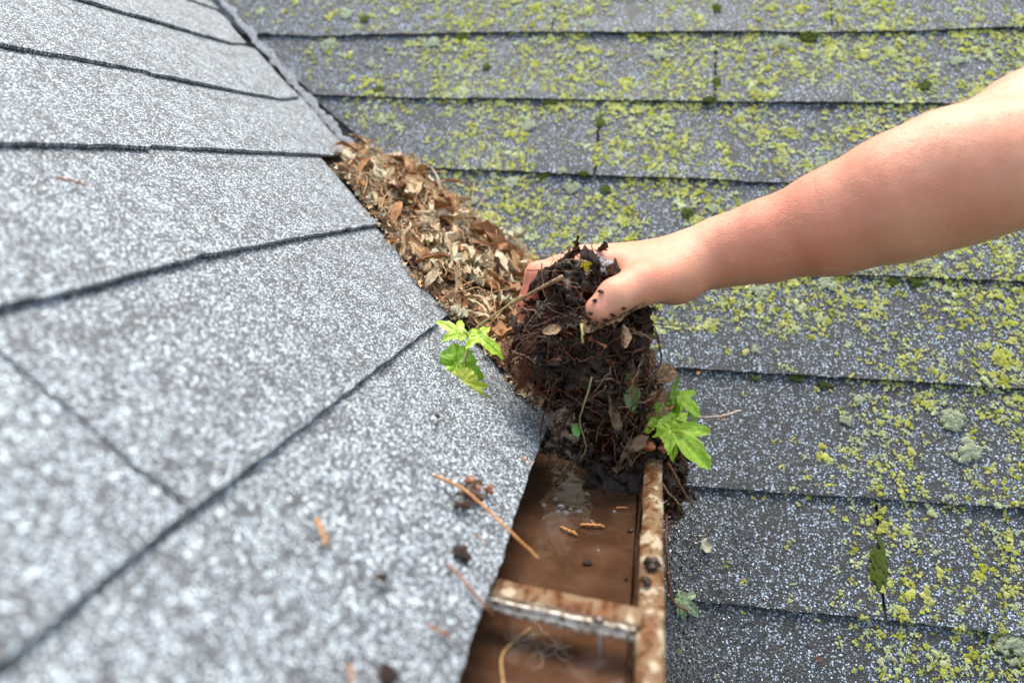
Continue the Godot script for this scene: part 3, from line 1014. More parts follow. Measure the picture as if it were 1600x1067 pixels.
func build_muck() -> void:
	wet_kit()
	var clump := thing("muck_clump", "dark dripping clump of rotted leaves held in the hand over the gutter", "muck")
	knead = 0.009
	knead_f = 900.0
	var parts := [ball(898, 446, 0.648, 34), ball(925, 445, 0.655, 26), ball(878, 478, 0.648, 36), ball(908, 488, 0.645, 40), ball(862, 520, 0.648, 34), ball(905, 535, 0.64, 52), ball(955, 535, 0.645, 44), ball(990, 520, 0.65, 24),
		ball(862, 562, 0.642, 34), ball(918, 588, 0.64, 48), ball(970, 585, 0.65, 42), ball(948, 640, 0.652, 38), ball(980, 640, 0.66, 32), ball(960, 690, 0.665, 32), ball(985, 700, 0.668, 30), ball(828, 535, 0.66, 20)]
	var body := nets(parts, 0.0036, [0.02, 0.01, 0.01], func(_p: Vector3) -> Color: return Color.WHITE)
	mi("mass", body, wet_mats[0], clump)
	dress(clump, body, 280, 0.012, 0.042, 91, [0.25, 0.38, 0.29, 0.08], 0.7)
	# hanging shreds and rootlets
	var r := RandomNumberGenerator.new()
	r.seed = 14
	var hang := [[[892, 640], [880, 665], [862, 688]], [[884, 646], [872, 690], [858, 716]], [[905, 655], [916, 690], [922, 698]], [[868, 610], [850, 650], [846, 690]], [[900, 560], [912, 620], [925, 640]], [[930, 470], [880, 482], [845, 492]], [[870, 545], [884, 520], [900, 505]], [[950, 560], [965, 600], [958, 640]],
		[[905, 420], [912, 440], [915, 460]], [[840, 560], [870, 572], [890, 560]], [[985, 560], [960, 575], [930, 570]], [[915, 620], [940, 650], [930, 690]]]
	for h in hang:
		var pts := []
		for i in 3: pts.append(J(h[i][0] , h[i][1], 0.622 + 0.012 * i * 0.5 + r.randf_range(-0.006, 0.004)))
		mi("rootlet", tube(smooth_path(pts, 9, 0.002, int(h[0][0])), r.randf_range(0.0009, 0.0019), 0.0005, 5), wet_mats[1 + r.randi() % 3], clump)
	var bv: PackedVector3Array = body.surface_get_arrays(0)[Mesh.ARRAY_VERTEX]
	var bn: PackedVector3Array = body.surface_get_arrays(0)[Mesh.ARRAY_NORMAL]
	for i in 520:
		var k := r.randi() % bv.size()
		if bn[k].dot(bv[k]) > 0.003: continue
		var d := Vector3(r.randf_range(-1, 1), r.randf_range(-1.3, 0.7), r.randf_range(-1, 1))
		d = (d - bn[k] * d.dot(bn[k]) * 0.9).normalized()
		var l := r.randf_range(0.016, 0.058)
		var c := bv[k] + bn[k] * r.randf_range(0.002, 0.008)
		mi("strand", tube(smooth_path([c - d * l * 0.5 - bn[k] * 0.003, c + bn[k] * r.randf_range(0, 0.003), c + d * l * 0.5 - bn[k] * r.randf_range(-0.004, 0.004)], 9, 0.0022, i * 53), r.randf_range(0.0004, 0.0010), 0.0002, 5), wet_mats[[1, 2, 1, 2, 0, 2, 3][i % 7]], clump)
	# pale sprouting root and its two tiny leaves
	var green := mottled(lin(0.14, 0.13, 0.05), lin(0.20, 0.19, 0.08), lin(0.25, 0.25, 0.11), 60.0, 0.4, 0.0, 81)
	mi("sprout", tube(smooth_path([J(925, 588, 0.598), J(915, 625, 0.598), J(906, 655, 0.605), J(914, 690, 0.615), J(916, 702, 0.62), J(905, 718, 0.63)], 18, 0.001, 3), 0.0008, 0.0006, 6), green, clump)
	mi("sprout", tube([J(909, 506, 0.606), J(911, 520, 0.603), J(910, 536, 0.604)], 0.0016, 0.0013, 6), plain(lin(0.65, 0.60, 0.20), 0.4), clump)
	var sl := mi("sprout_leaf", blade("leaf", 0.012, 0.0035, 0.5, 0.2, 0.3, 0.1, 5), plain(lin(0.08, 0.22, 0.02), 0.4), clump)
	sl.transform = frame(J(904, 683, 0.612), Vector3(0.3, 0.3, 1), Vector3(-0.3, 1, 0.2), 1.0)
	# big leaf pieces told apart in the clump
	var tan_m := mottled(lin(0.10, 0.045, 0.018), lin(0.22, 0.11, 0.045), lin(0.38, 0.23, 0.11), 45.0, 0.42, 0.06, 83)
	var big := [
		["bark_strip", blade("scrap", 0.058, 0.007, 0.7, 0.5, 0.5, 0.5, 41, 14, 6), J(912, 512, 0.600), J(1000, 482, 0.612), Vector3(0.1, 0.7, 0.7)],
		["leaf_fragment", blade("leaf", 0.02, 0.0045, 0.8, -0.6, 0.4, 0.3, 42), J(972, 508, 0.60), J(985, 540, 0.605), Vector3(-0.4, 0.3, 0.8)],
		["leaf_fragment", blade("samara", 0.036, 0.0085, 0.5, 0.3, 0.3, 0.3, 43), J(995, 590, 0.64), J(1062, 580, 0.635), Vector3(0.1, 0.55, 0.8)],
		["leaf_fragment", blade("leaf", 0.036, 0.011, -0.6, 0.4, 0.5, 0.5, 44), J(1000, 642, 0.645), J(1048, 622, 0.635), Vector3(0.1, 0.4, 0.9)],
		["leaf_fragment", blade("leaf", 0.017, 0.0045, 0.3, 0.3, 0.1, 0.1, 45), J(848, 520, 0.606), J(876, 505, 0.600), Vector3(0.2, 0.6, 0.8)],
		["leaf_fragment", blade("scrap", 0.045, 0.006, 0.6, 0.4, 0.6, 0.4, 46, 12, 5), J(1012, 545, 0.65), J(1022, 610, 0.65), Vector3(0.7, 0.3, 0.6)],
		["stalk", tube(smooth_path([J(800, 476, 0.63), J(835, 455, 0.618), J(880, 432, 0.61)], 10), 0.0009, 0.0022, 7), Vector3.ZERO, Vector3.ZERO, Vector3.UP]]
	for q in big:
		var o := mi(q[0], q[1], tan_m, clump)
		if q[2] != Vector3.ZERO: o.transform = frame(q[2], q[4], q[3] - q[2], 1.0)
	var gl := mi("green_leaf", blade("leaf", 0.034, 0.0075, 0.5, 0.25, 0.3, 0.2, 47), plain(lin(0.06, 0.13, 0.015), 0.35), clump)
	gl.transform = frame(J(983, 582, 0.615), Vector3(-0.2, 0.2, 1), J(992, 638, 0.622) - J(983, 582, 0.615), 1.0)
	for q in [[822, 470], [830, 485], [824, 500], [838, 512], [828, 520], [842, 470], [850, 458], [818, 488], [836, 496], [846, 525], [832, 505], [930, 505], [945, 500], [958, 492], [922, 490], [975, 482], [865, 440], [880, 425], [938, 455], [930, 470], [820, 478], [826, 508], [834, 472], [840, 484], [822, 515], [844, 500], [838, 530], [830, 538], [848, 445], [856, 432], [868, 426]]:
		var o := mi("crumb", lump(r.randf_range(0.0009, 0.0024), 0.6, 0.9, int(q[0] * 3 + q[1]), 8, 12), wet_mats[r.randi() % 2], clump)
		o.position = J(q[0], q[1], 0.649 if q[0] < 860 else 0.640 if q[0] < 900 else 0.597)
	# grey leaf scrap and yellow crumbs lying on the back of the hand
	var grey := mi("skeleton_leaf", lobed(0.032, [[0.0, 0.95, 0.8], [1.3, 0.4, 0.8], [-1.2, 0.5, 0.9]], 0.4, 0.2, 7, 0.12), mottled(lin(0.10, 0.09, 0.085), lin(0.30, 0.29, 0.29), lin(0.42, 0.41, 0.42), 70.0, 0.6, 0.05, 84))
	grey.transform = frame(J(928, 415, 0.632), Vector3(0.05, 0.75, 0.65), J(968, 387, 0.645) - J(928, 415, 0.632), 1.0)
	tag(grey, "curled grey skeleton leaf lying on the back of the hand", "leaf")
	var yl := mi("yellow_petal", lobed(0.009, [[0.0, 0.9, 1.0], [1.6, 0.8, 0.9], [-1.6, 0.9, 0.9], [3.0, 0.6, 0.8]], 0.5, 0.5, 9, 0.4), plain(lin(0.65, 0.50, 0.02), 0.5))
	yl.transform = frame(J(914, 412, 0.618), Vector3(-0.2, 0.4, 0.9), Vector3(0.6, 0.4, 0.2), 1.0)
	tag(yl, "small bright yellow petal on top of the dark clump", "petal")

	# what is left in the gutter, beyond the water
	var rest := thing("muck_pile", "black wet leaf muck damming the gutter behind the water", "muck")
	parts = []
	for z in range(0, 11):
		for x in 4:
			var p := Vector3(lerpf(-0.085, 0.012, x / 3.0), -0.292 + 0.012 * z * 0.28 + 0.008 * (x % 2), -0.645 - 0.02 * z)
			if x >= 2: p += Vector3(0, 0.004, 0.02)
			else: p += Vector3(0, 0.0, -0.042)
			parts.append([p, p + Vector3(0.001, 0, 0), 0.02, 0.02, 0])
	for q in [[990, 735, 0.665, 26], [1005, 712, 0.668, 24], [975, 752, 0.66, 16], [1018, 690, 0.672, 20], [1030, 655, 0.69, 26], [1000, 655, 0.70, 30]]: parts.append(ball(q[0], q[1], q[2], q[3]))
	body = nets(parts, 0.0042, [0.02, 0.01, 0.01], func(_p: Vector3) -> Color: return Color.WHITE)
	mi("mass", body, mottled(lin(0.008, 0.005, 0.003), lin(0.02, 0.010, 0.006), lin(0.045, 0.02, 0.011), 60.0, 0.6, 0.1, 75), rest)
	dress(rest, body, 130, 0.010, 0.028, 92, [0.5, 0.32, 0.14, 0.04], 0.0)
	mi("twig", tube(smooth_path([J(912, 700, 0.655), J(890, 730, 0.645), J(868, 754, 0.638)], 8, 0.001, 5), 0.0022, 0.0012, 6), wet_mats[1], rest)
	# tuft caught on the lip
	var tuft := thing("muck_tuft", "brown tuft of wet leaves and twigs caught on the gutter lip", "muck")
	parts = []
	for q in [[1030, 735, 0.655, 10], [1045, 752, 0.655, 15], [1060, 775, 0.66, 14], [1052, 800, 0.665, 11], [1055, 730, 0.67, 20], [1042, 700, 0.675, 18]]: parts.append(ball(q[0], q[1], q[2], q[3]))
	knead = 0.006
	body = nets(parts, 0.0034, [0.012, 0.01, 0.01], func(_p: Vector3) -> Color: return Color.WHITE)
	mi("mass", body, wet_mats[1], tuft)
	dress(tuft, body, 60, 0.010, 0.026, 93, [0.15, 0.35, 0.3, 0.2], 0.6)
	for q in [[[1020, 735], [1050, 775], [1068, 792]], [[1046, 720], [1070, 770], [1086, 792]], [[1010, 760], [1000, 800], [995, 850]], [[1044, 800], [1042, 850], [1046, 900]], [[1046, 890], [1052, 940], [1078, 955]]]:
		var pts := []
		for p in q: pts.append(J(p[0], p[1], 0.635 if p[1] < 830 else 0.60))
		mi("twig", tube(smooth_path(pts, 8, 0.002, int(q[0][0])), 0.0016, 0.0008, 5), wet_mats[2 + rng.randi() % 2], tuft)
	for q in [[1059, 697, 0.008], [1082, 700, 0.007]]:
		var bud := mi("red_bud", lump(0.0055, 0.8, 0.25, int(q[0])), mottled(lin(0.25, 0.05, 0.02), lin(0.40, 0.10, 0.04), lin(0.5, 0.2, 0.1), 60.0, 0.3, 0.0, 86))
		bud.position = J(q[0] - 44, q[1], 0.645)
		tag(bud, "small glossy red bud on the muck above the gutter lip", "bud", "red buds on the muck")
	# crumbs stuck along the lip and the inner wall
	for q in [[1018, 880, 12], [1010, 908, 7], [1000, 840, 6], [985, 830, 5], [1000, 985, 7], [1004, 880, 6], [978, 905, 4], [1003, 795, 6]]:
		var c := mi("muck_crumb", lump(q[2] * 0.48 / F, 0.8, 0.5, int(q[0] + q[1])), wet_mats[0])
		c.position = on_y(q[0], q[1], LIP_Y + 0.004 if q[0] > 1006 else LIP_Y - 0.012)
		tag(c, "wet black crumb of muck stuck along the gutter lip", "crumb", "muck crumbs on the gutter lip")

# ---------------------------------------------------------------- dry litter in the valley
func poly_at(pts: Array, t: float) -> Vector2:
	var x := clampf(t, 0.0, 1.0) * (pts.size() - 1)
	var i := mini(int(x), pts.size() - 2)
	return Vector2(pts[i][0], pts[i][1]).lerp(Vector2(pts[i + 1][0], pts[i + 1][1]), x - i)
const HEAP_L := [[524, 260], [560, 305], [598, 352], [630, 402], [664, 448], [702, 490], [748, 532], [795, 592], [838, 640]]
const HEAP_R := [[550, 238], [604, 250], [648, 274], [696, 308], [748, 350], [790, 380], [818, 404], [845, 432], [872, 470]]
func heap(t: float, w: float) -> Vector3:
	var l := poly_at(HEAP_L, t)
	var r := poly_at(HEAP_R, t)
	var a := on_l(l.x, l.y, 0.001)
	var b := on_r(r.x, r.y, 0.001)
	var up := (NL + NR).normalized()
	var full := smoothstep(-0.02, 0.16, t)
	return a.lerp(b, w) + up * ((0.008 * full + 0.002) * 4.0 * w * (1.0 - w) + 0.007 * full * nz.get_noise_2d(t * 500.0, w * 90.0))
func heap_normal(t: float, w: float) -> Vector3:
	var dt := heap(t + 0.02, w) - heap(t - 0.02, w)
	var dw := heap(t, minf(w + 0.08, 1.0)) - heap(t, maxf(w - 0.08, 0.0))
	var n := dt.cross(dw)
	return n.normalized() if n.dot(NL + NR) > 0.0 else -n.normalized()

func build_litter() -> void:
	var st := st_new()
	st.set_smooth_group(0)
	for i in 70: for k in 14:
		var t0 := i / 70.0
		var t1 := (i + 1) / 70.0
		var w0 := k / 14.0
		var w1 := (k + 1) / 14.0
		quad(st, heap(t0, w0), heap(t0, w1), heap(t1, w1), heap(t1, w0))
	var mound := mi("leaf_mould", done(st), mottled(lin(0.04, 0.02, 0.01), lin(0.12, 0.06, 0.028), lin(0.28, 0.15, 0.07), 30.0, 0.9, 0.5, 87))
	tag(mound, "dark crumbly leaf mould under the dry litter in the valley", "leaf mould", "", "stuff")
	var r := RandomNumberGenerator.new()
	r.seed = 31
	var dry := []
	var tones := [[0.34, 0.15, 0.055], [0.60, 0.35, 0.16], [0.70, 0.48, 0.26], [0.76, 0.61, 0.41], [0.52, 0.25, 0.10], [0.72, 0.52, 0.31]]
	for i in 6:
		var q: Array = tones[i]
		dry.append(mottled(lin(q[0] * 0.6, q[1] * 0.55, q[2] * 0.5), lin(q[0], q[1], q[2]), lin(q[0] * 1.3, q[1] * 1.35, q[2] * 1.4), 55.0, 0.6, 0.06, 100 + i))
	var cream := mottled(lin(0.42, 0.36, 0.20), lin(0.62, 0.58, 0.40), lin(0.72, 0.70, 0.55), 45.0, 0.6, 0.05, 110)
	for m in dry + [cream]:
		m.backlight_enabled = true
		m.backlight = Color(0.25, 0.22, 0.16)
	var samaras := []
	var leaves := []
	for i in 7:
		samaras.append(blade("samara", 1.0, r.randf_range(0.11, 0.18), r.randf_range(-0.6, 0.6), r.randf_range(-0.3, 0.5), r.randf_range(-0.9, 0.9), r.randf_range(0.15, 0.5), 20 + i, 12, 6))
		leaves.append(blade("leaf", 1.0, r.randf_range(0.05, 0.17), r.randf_range(-1.4, 1.4), r.randf_range(0.2, 1.2), r.randf_range(-1.5, 1.5), r.randf_range(0.3, 0.8), 40 + i, 10, 6))
	var lob := []
	for i in 4:
		lob.append(lobed(1.0, [[0.0, 0.62, 0.55], [1.05, 0.5, 0.5], [-1.05, 0.5, 0.5], [2.1, 0.34, 0.6], [-2.1, 0.34, 0.6]], r.randf_range(-0.9, 0.9), r.randf_range(0.2, 0.8), 60 + i, 0.3))
	var put := func(o: MeshInstance3D, sz: float, tilt: float, sink: float, flow: float) -> void:
		var t := r.randf()
		var w := r.randf_range(0.03, 0.97)
		var n := heap_normal(t, w)
		var axis := (heap(minf(t + 0.05, 1.0), w) - heap(maxf(t - 0.05, 0.0), w)).normalized()
		var dirn := (axis * flow + Vector3(r.randf_range(-1, 1), r.randf_range(-1, 1), r.randf_range(-1, 1))).normalized()
		dirn = (dirn - n * dirn.dot(n) * 0.85).normalized()
		if r.randf() < 0.5: dirn = -dirn
		var nn := (n + Vector3(r.randf_range(-1, 1), r.randf_range(-1, 1), r.randf_range(-1, 1)) * tilt).normalized()
		var size := sz * lerpf(0.62, 1.0, smoothstep(0.0, 0.3, t))
		o.transform = frame(heap(t, w) + n * (r.randf_range(0.0, 0.011) - sink) - dirn * size * 0.5, nn, dirn, size)
	var shade := ["dark russet", "warm brown", "tan", "pale straw", "red brown", "golden tan", "cream"]
	var where := func(o: MeshInstance3D, what: String) -> String:
		var q := pix(o.position)
		var tone: String = shade[(dry + [cream]).find(o.material_override)]
		var size: String = "large" if o.transform.basis.x.length() > 0.042 else "small" if o.transform.basis.x.length() < 0.028 else "middling"
		return "%s %s %s in the valley litter %s" % [size, tone, what, "below the flashing strip" if q.y < 320 else "beside the hand" if q.y > 420 else "halfway down the heap"]
	for i in 150:
		var o := mi("maple_seed", samaras[r.randi() % 7], dry[r.randi() % 6])
		put.call(o, r.randf_range(0.028, 0.056), 0.6, -0.001, 1.1)
		tag(o, where.call(o, "winged maple seed"), "seed", "maple seeds in the valley litter")
	for i in 130:
		var o := mi("dry_leaf", leaves[r.randi() % 7], dry[r.randi() % 6])
		put.call(o, r.randf_range(0.028, 0.075), 0.55, -0.002, 1.2)
		tag(o, where.call(o, "curled dry leaf"), "leaf", "dry leaves in the valley litter")
	for i in 56:
		var o := mi("pale_leaf", lob[r.randi() % 4], cream if i % 3 else dry[3])
		put.call(o, r.randf_range(0.022, 0.042), 0.8, -0.006, 0.0)
		tag(o, where.call(o, "crumpled lobed leaf"), "leaf", "pale leaves in the valley litter")
	# needles and stalks, some sticking out
	var straw := mottled(lin(0.35, 0.18, 0.07), lin(0.50, 0.30, 0.13), lin(0.60, 0.42, 0.22), 30.0, 0.5, 0.0, 111)
	for i in 190:
		var t := r.randf()
		var w := r.randf_range(0.0, 1.0)
		var n := heap_normal(t, w)
		var d := Vector3(r.randf_range(-1, 1), r.randf_range(-1, 1), r.randf_range(-1, 1))
		d = (d - n * d.dot(n) * 0.75).normalized()
		var l := r.randf_range(0.025, 0.075)
		var c := heap(t, w) + n * 0.010
		var o := mi("pine_needle", tube(smooth_path([c - d * l * 0.5 + n * 0.006, c + n * 0.006 + n * r.randf_range(-0.006, 0.008), c + d * l * 0.5 - n * 0.004], 8, 0.002, i * 31), 0.0006, 0.0004, 4), straw if i % 3 else dry[1])
		tag(o, "%s %s pine needle in the valley litter %s" % ["long" if l > 0.055 else "short" if l < 0.04 else "thin", "straw coloured" if i % 3 else "brown", "below the flashing strip" if t < 0.4 else "beside the hand" if t > 0.7 else "halfway down the heap"], "pine needle", "pine needles in the valley litter")
	for q in [[[733, 352], [745, 325], [765, 292]], [[733, 318], [737, 305], [741, 285]], [[752, 345], [753, 335], [753, 328]], [[766, 350], [770, 338], [780, 330]], [[600, 265], [640, 270], [695, 268]], [[835, 412], [842, 404], [838, 398]], [[715, 372], [735, 400], [760, 432]], [[628, 398], [640, 425], [655, 448]], [[600, 350], [620, 385], [640, 415]], [[680, 357], [715, 355], [750, 352]], [[720, 365], [730, 410], [738, 435]], [[760, 365], [770, 395], [785, 430]]]:
		var pts := []
		for p in q:
			var a := on_r(p[0], p[1], 0.0)
			pts.append(a * (0.955 if p[0] > 700 else 0.97))
		var o := mi("dry_stalk", tube(smooth_path(pts, 9, 0.0015, int(q[0][0])), 0.0009, 0.0006, 5), straw)
		tag(o, "long pale dry stalk sticking out of the valley litter", "stalk", "stalks sticking out of the valley litter")
	var tr := []
	var col := []
	for i in 1900:
		var t := r.randf()
		var w := clampf(r.randf_range(-0.04, 1.04), 0.0, 1.0)
		var n := heap_normal(t, w)
		var p := heap(t, w) + n * r.randf_range(-0.002, 0.006)
		if i % 7 == 0:
			p = heap(t, 0.0 if i % 2 else 1.0) + (on_l(0, 0) * 0.0) + Vector3(r.randf_range(-0.02, 0.02), 0, 0)
			if i % 2: p -= NL * (NL.dot(p - P0) - 0.002)
			else: p -= NR * (NR.dot(p - Q0) - 0.002)
		tr.append(frame(p, n + Vector3(r.randf_range(-1, 1), r.randf_range(-1, 1), r.randf_range(-1, 1)), Vector3(r.randf_range(-1, 1), r.randf_range(-1, 1), r.randf_range(-1, 1)), r.randf_range(0.003, 0.011)))
		var q: Array = tones[r.randi() % 6]
		var k := r.randf_range(0.5, 1.3)
		col.append(Color(q[0] * k, q[1] * k, q[2] * k) if r.randf() > 0.2 else Color(0.55 * k, 0.5 * k, 0.36 * k))
	var pm := plain(Color.WHITE, 0.7)
	pm.vertex_color_use_as_albedo = true
	scatter("leaf_crumbs", blade("scrap", 1.0, 0.3, 1.2, 0.6, 0.8, 0.7, 90, 5, 3), pm, tr, col, "brown and cream leaf crumbs strewn through the valley litter", "leaf litter")

# ---------------------------------------------------------------- green seedlings
func build_seedlings() -> void:
	var g1 := mottled(lin(0.26, 0.42, 0.02), lin(0.34, 0.52, 0.03), lin(0.42, 0.58, 0.05), 30.0, 0.35, 0.04, 121)
	var g2 := mottled(lin(0.14, 0.29, 0.015), lin(0.21, 0.39, 0.02), lin(0.28, 0.47, 0.03), 30.0, 0.35, 0.04, 122)
	var gy := mottled(lin(0.35, 0.42, 0.03), lin(0.45, 0.50, 0.05), lin(0.52, 0.52, 0.08), 30.0, 0.4, 0.04, 123)
	for m in [g1, g2, gy]:
		m.backlight_enabled = true
		m.backlight = Color(0.55, 0.6, 0.2)
	var stem := mottled(lin(0.35, 0.28, 0.10), lin(0.45, 0.38, 0.15), lin(0.30, 0.16, 0.07), 40.0, 0.45, 0.0, 124)
	var three := [[0.0, 0.9, 0.62], [1.15, 0.66, 0.55], [-1.15, 0.66, 0.55], [2.6, 0.16, 0.5], [-2.6, 0.16, 0.5]]
	var five := [[0.0, 0.95, 0.6], [0.85, 0.8, 0.5], [-0.85, 0.8, 0.5], [1.75, 0.5, 0.5], [-1.75, 0.5, 0.5]]
	var leaf := func(host: Node3D, base: Vector3, tip: Vector3, face: Vector3, lob: Array, mat: Material, droop: float, cup: float, sd: int) -> void:
		var o := mi("leaf", lobed((tip - base).length(), lob, droop, cup, sd, 0.05), mat, host)
		o.transform = frame(base, face, tip - base, 1.0)
	var s := thing("maple_seedling", "maple seedling with three pale green leaves lying on the pale shingles", "seedling")
	mi("stem", tube(smooth_path([J(815, 462, 0.64), J(775, 490, 0.655), J(745, 512, 0.665), J(733, 535, 0.66), J(724, 566, 0.655), J(722, 582, 0.66)], 20), 0.0010, 0.0011, 6), stem, s)
	mi("stem", tube([J(742, 518, 0.665), J(732, 520, 0.663), J(718, 521, 0.66)], 0.0007, 0.0006, 5), stem, s)
	mi("stem", tube([J(741, 518, 0.665), J(744, 526, 0.662)], 0.0007, 0.0006, 5), stem, s)
	leaf.call(s, J(717, 521, 0.66), J(678, 501, 0.668), Vector3(0.35, 0.75, 0.55), three, g1, 0.25, 0.3, 1)
	leaf.call(s, J(746, 524, 0.66), J(788, 554, 0.652), Vector3(0.25, 0.8, 0.5), [[0.0, 0.98, 0.62], [1.55, 0.6, 0.55], [-1.6, 0.62, 0.55], [2.9, 0.2, 0.5]], g1, 0.25, 0.25, 2)
	leaf.call(s, J(714, 566, 0.655), J(754, 645, 0.625), Vector3(0.45, 0.55, 0.6), [[0.0, 0.85, 0.8], [0.8, 0.6, 0.5], [-0.9, 0.5, 0.6], [1.6, 0.3, 0.5]], g2, 0.5, 0.7, 3)
	leaf.call(s, J(722, 596, 0.645), J(762, 652, 0.618), Vector3(0.1, 0.4, 0.9), [[0.0, 0.95, 0.6], [0.7, 0.5, 0.4], [-0.8, 0.5, 0.4]], gy, 0.7, 0.5, 4)
	leaf.call(s, J(722, 584, 0.655), J(708, 560, 0.665), Vector3(0.6, 0.3, 0.6), [[0.0, 0.95, 0.45]], g1, 0.3, 0.9, 5)
	var s2 := thing("maple_seedling", "bushy maple seedling with one large lobed leaf beside the gutter lip", "seedling")
	mi("stem", tube(smooth_path([J(1005, 665, 0.66), J(1030, 660, 0.655), J(1052, 650, 0.65), J(1068, 640, 0.65)], 10), 0.0011, 0.0008, 6), stem, s2)
	mi("stem", tube(smooth_path([J(1030, 660, 0.655), J(1042, 668, 0.64), J(1062, 682, 0.63)], 8), 0.0009, 0.0007, 6), plain(lin(0.40, 0.22, 0.06), 0.45), s2)
	leaf.call(s2, J(1050, 668, 0.635), J(1111, 732, 0.622), Vector3(-0.05, 0.55, 0.85), [[0.0, 0.98, 0.5], [0.95, 0.5, 0.5], [-0.75, 0.72, 0.5], [-1.7, 0.45, 0.5], [1.9, 0.4, 0.5]], g1, 0.15, 0.25, 11)
	leaf.call(s2, J(1050, 672, 0.634), J(1048, 725, 0.632), Vector3(-0.3, 0.3, 0.9), [[0.0, 0.95, 0.5], [1.0, 0.4, 0.5], [-1.0, 0.4, 0.5]], g1, 0.3, 0.4, 12)
	leaf.call(s2, J(1062, 622, 0.648), J(1104, 648, 0.64), Vector3(0.1, 0.6, 0.8), three, g1, 0.4, 0.3, 13)
	leaf.call(s2, J(1080, 640, 0.655), J(1098, 662, 0.65), Vector3(0.5, 0.4, 0.7), [[0.0, 0.9, 0.7], [1.0, 0.5, 0.5], [-1.0, 0.5, 0.5]], g2, 0.4, 0.3, 14)
	leaf.call(s2, J(1056, 640, 0.64), J(1064, 588, 0.645), Vector3(-0.8, 0.1, 0.6), [[0.0, 0.98, 0.36]], g2, 0.2, 0.7, 15)
	leaf.call(s2, J(1050, 645, 0.65), J(1040, 610, 0.66), Vector3(0.1, 0.4, 0.9), three, g1, 0.4, 0.4, 16)
	leaf.call(s2, J(1040, 640, 0.645), J(1010, 660, 0.64), Vector3(-0.1, 0.5, 0.85), [[0.0, 0.9, 0.8], [1.2, 0.7, 0.7], [-1.2, 0.7, 0.7]], g2, 0.5, 0.4, 17)
	leaf.call(s2, J(1030, 630, 0.638), J(1028, 650, 0.634), Vector3(0.2, 0.4, 0.9), five, g2, 0.4, 0.4, 18)
	leaf.call(s2, J(1048, 660, 0.638), J(1060, 690, 0.63), Vector3(-0.5, 0.2, 0.8), three, g2, 0.4, 0.5, 19)
	leaf.call(s2, J(1025, 655, 0.642), J(1008, 680, 0.636), Vector3(0.1, 0.5, 0.85), three, g1, 0.4, 0.4, 20)
	var tw := mi("twig", tube(smooth_path([J(1058, 644, 0.68), J(1095, 653, 0.70), J(1130, 650, 0.72), J(1156, 641, 0.74)], 12, 0.001, 9), 0.0012, 0.0015, 6), mottled(lin(0.18, 0.11, 0.08), lin(0.30, 0.24, 0.20), lin(0.4, 0.35, 0.3), 30.0, 0.6, 0.0, 125))
	tag(tw, "bare grey twig poking out beside the bushy seedling", "twig")
	var wilt := thing("wilted_leaf", "wilted grey green leaf on the wet dark shingles beside the gutter", "leaf")
	var gm := mottled(lin(0.10, 0.15, 0.07), lin(0.19, 0.25, 0.13), lin(0.25, 0.30, 0.18), 40.0, 0.5, 0.0, 126)
	leaf.call(wilt, on_r(1066, 936, 0.006), on_r(1099, 966, 0.006), NR, three, gm, 0.4, 0.3, 21)
	leaf.call(wilt, on_r(1067, 938, 0.006), on_r(1070, 974, 0.006), NR, [[0.0, 0.95, 0.4]], gm, 0.4, 0.3, 22)

# ---------------------------------------------------------------- loose bits
func sprig(length: float, sd: int) -> ArrayMesh:
	var st := st_new()
	var r := RandomNumberGenerator.new()
	r.seed = sd
	var pts := [Vector3(-length * 0.5, 0, 0), Vector3(0, length * 0.06, length * 0.05), Vector3(length * 0.5, 0, -length * 0.05)]
	pts = smooth_path(pts, 8, length * 0.06, sd)
	tube(pts, length * 0.06, length * 0.035, 6, st)
	for i in 6:
		var a: Vector3 = pts[1 + i]
		var d := Vector3(0.6, r.randf_range(-0.1, 0.3), (1 if i % 2 else -1) * r.randf_range(0.4, 0.9)) * length * r.randf_range(0.12, 0.25)
		tube([a, a + d * 0.6, a + d], length * 0.05, length * 0.02, 5, st)
	return done(st)

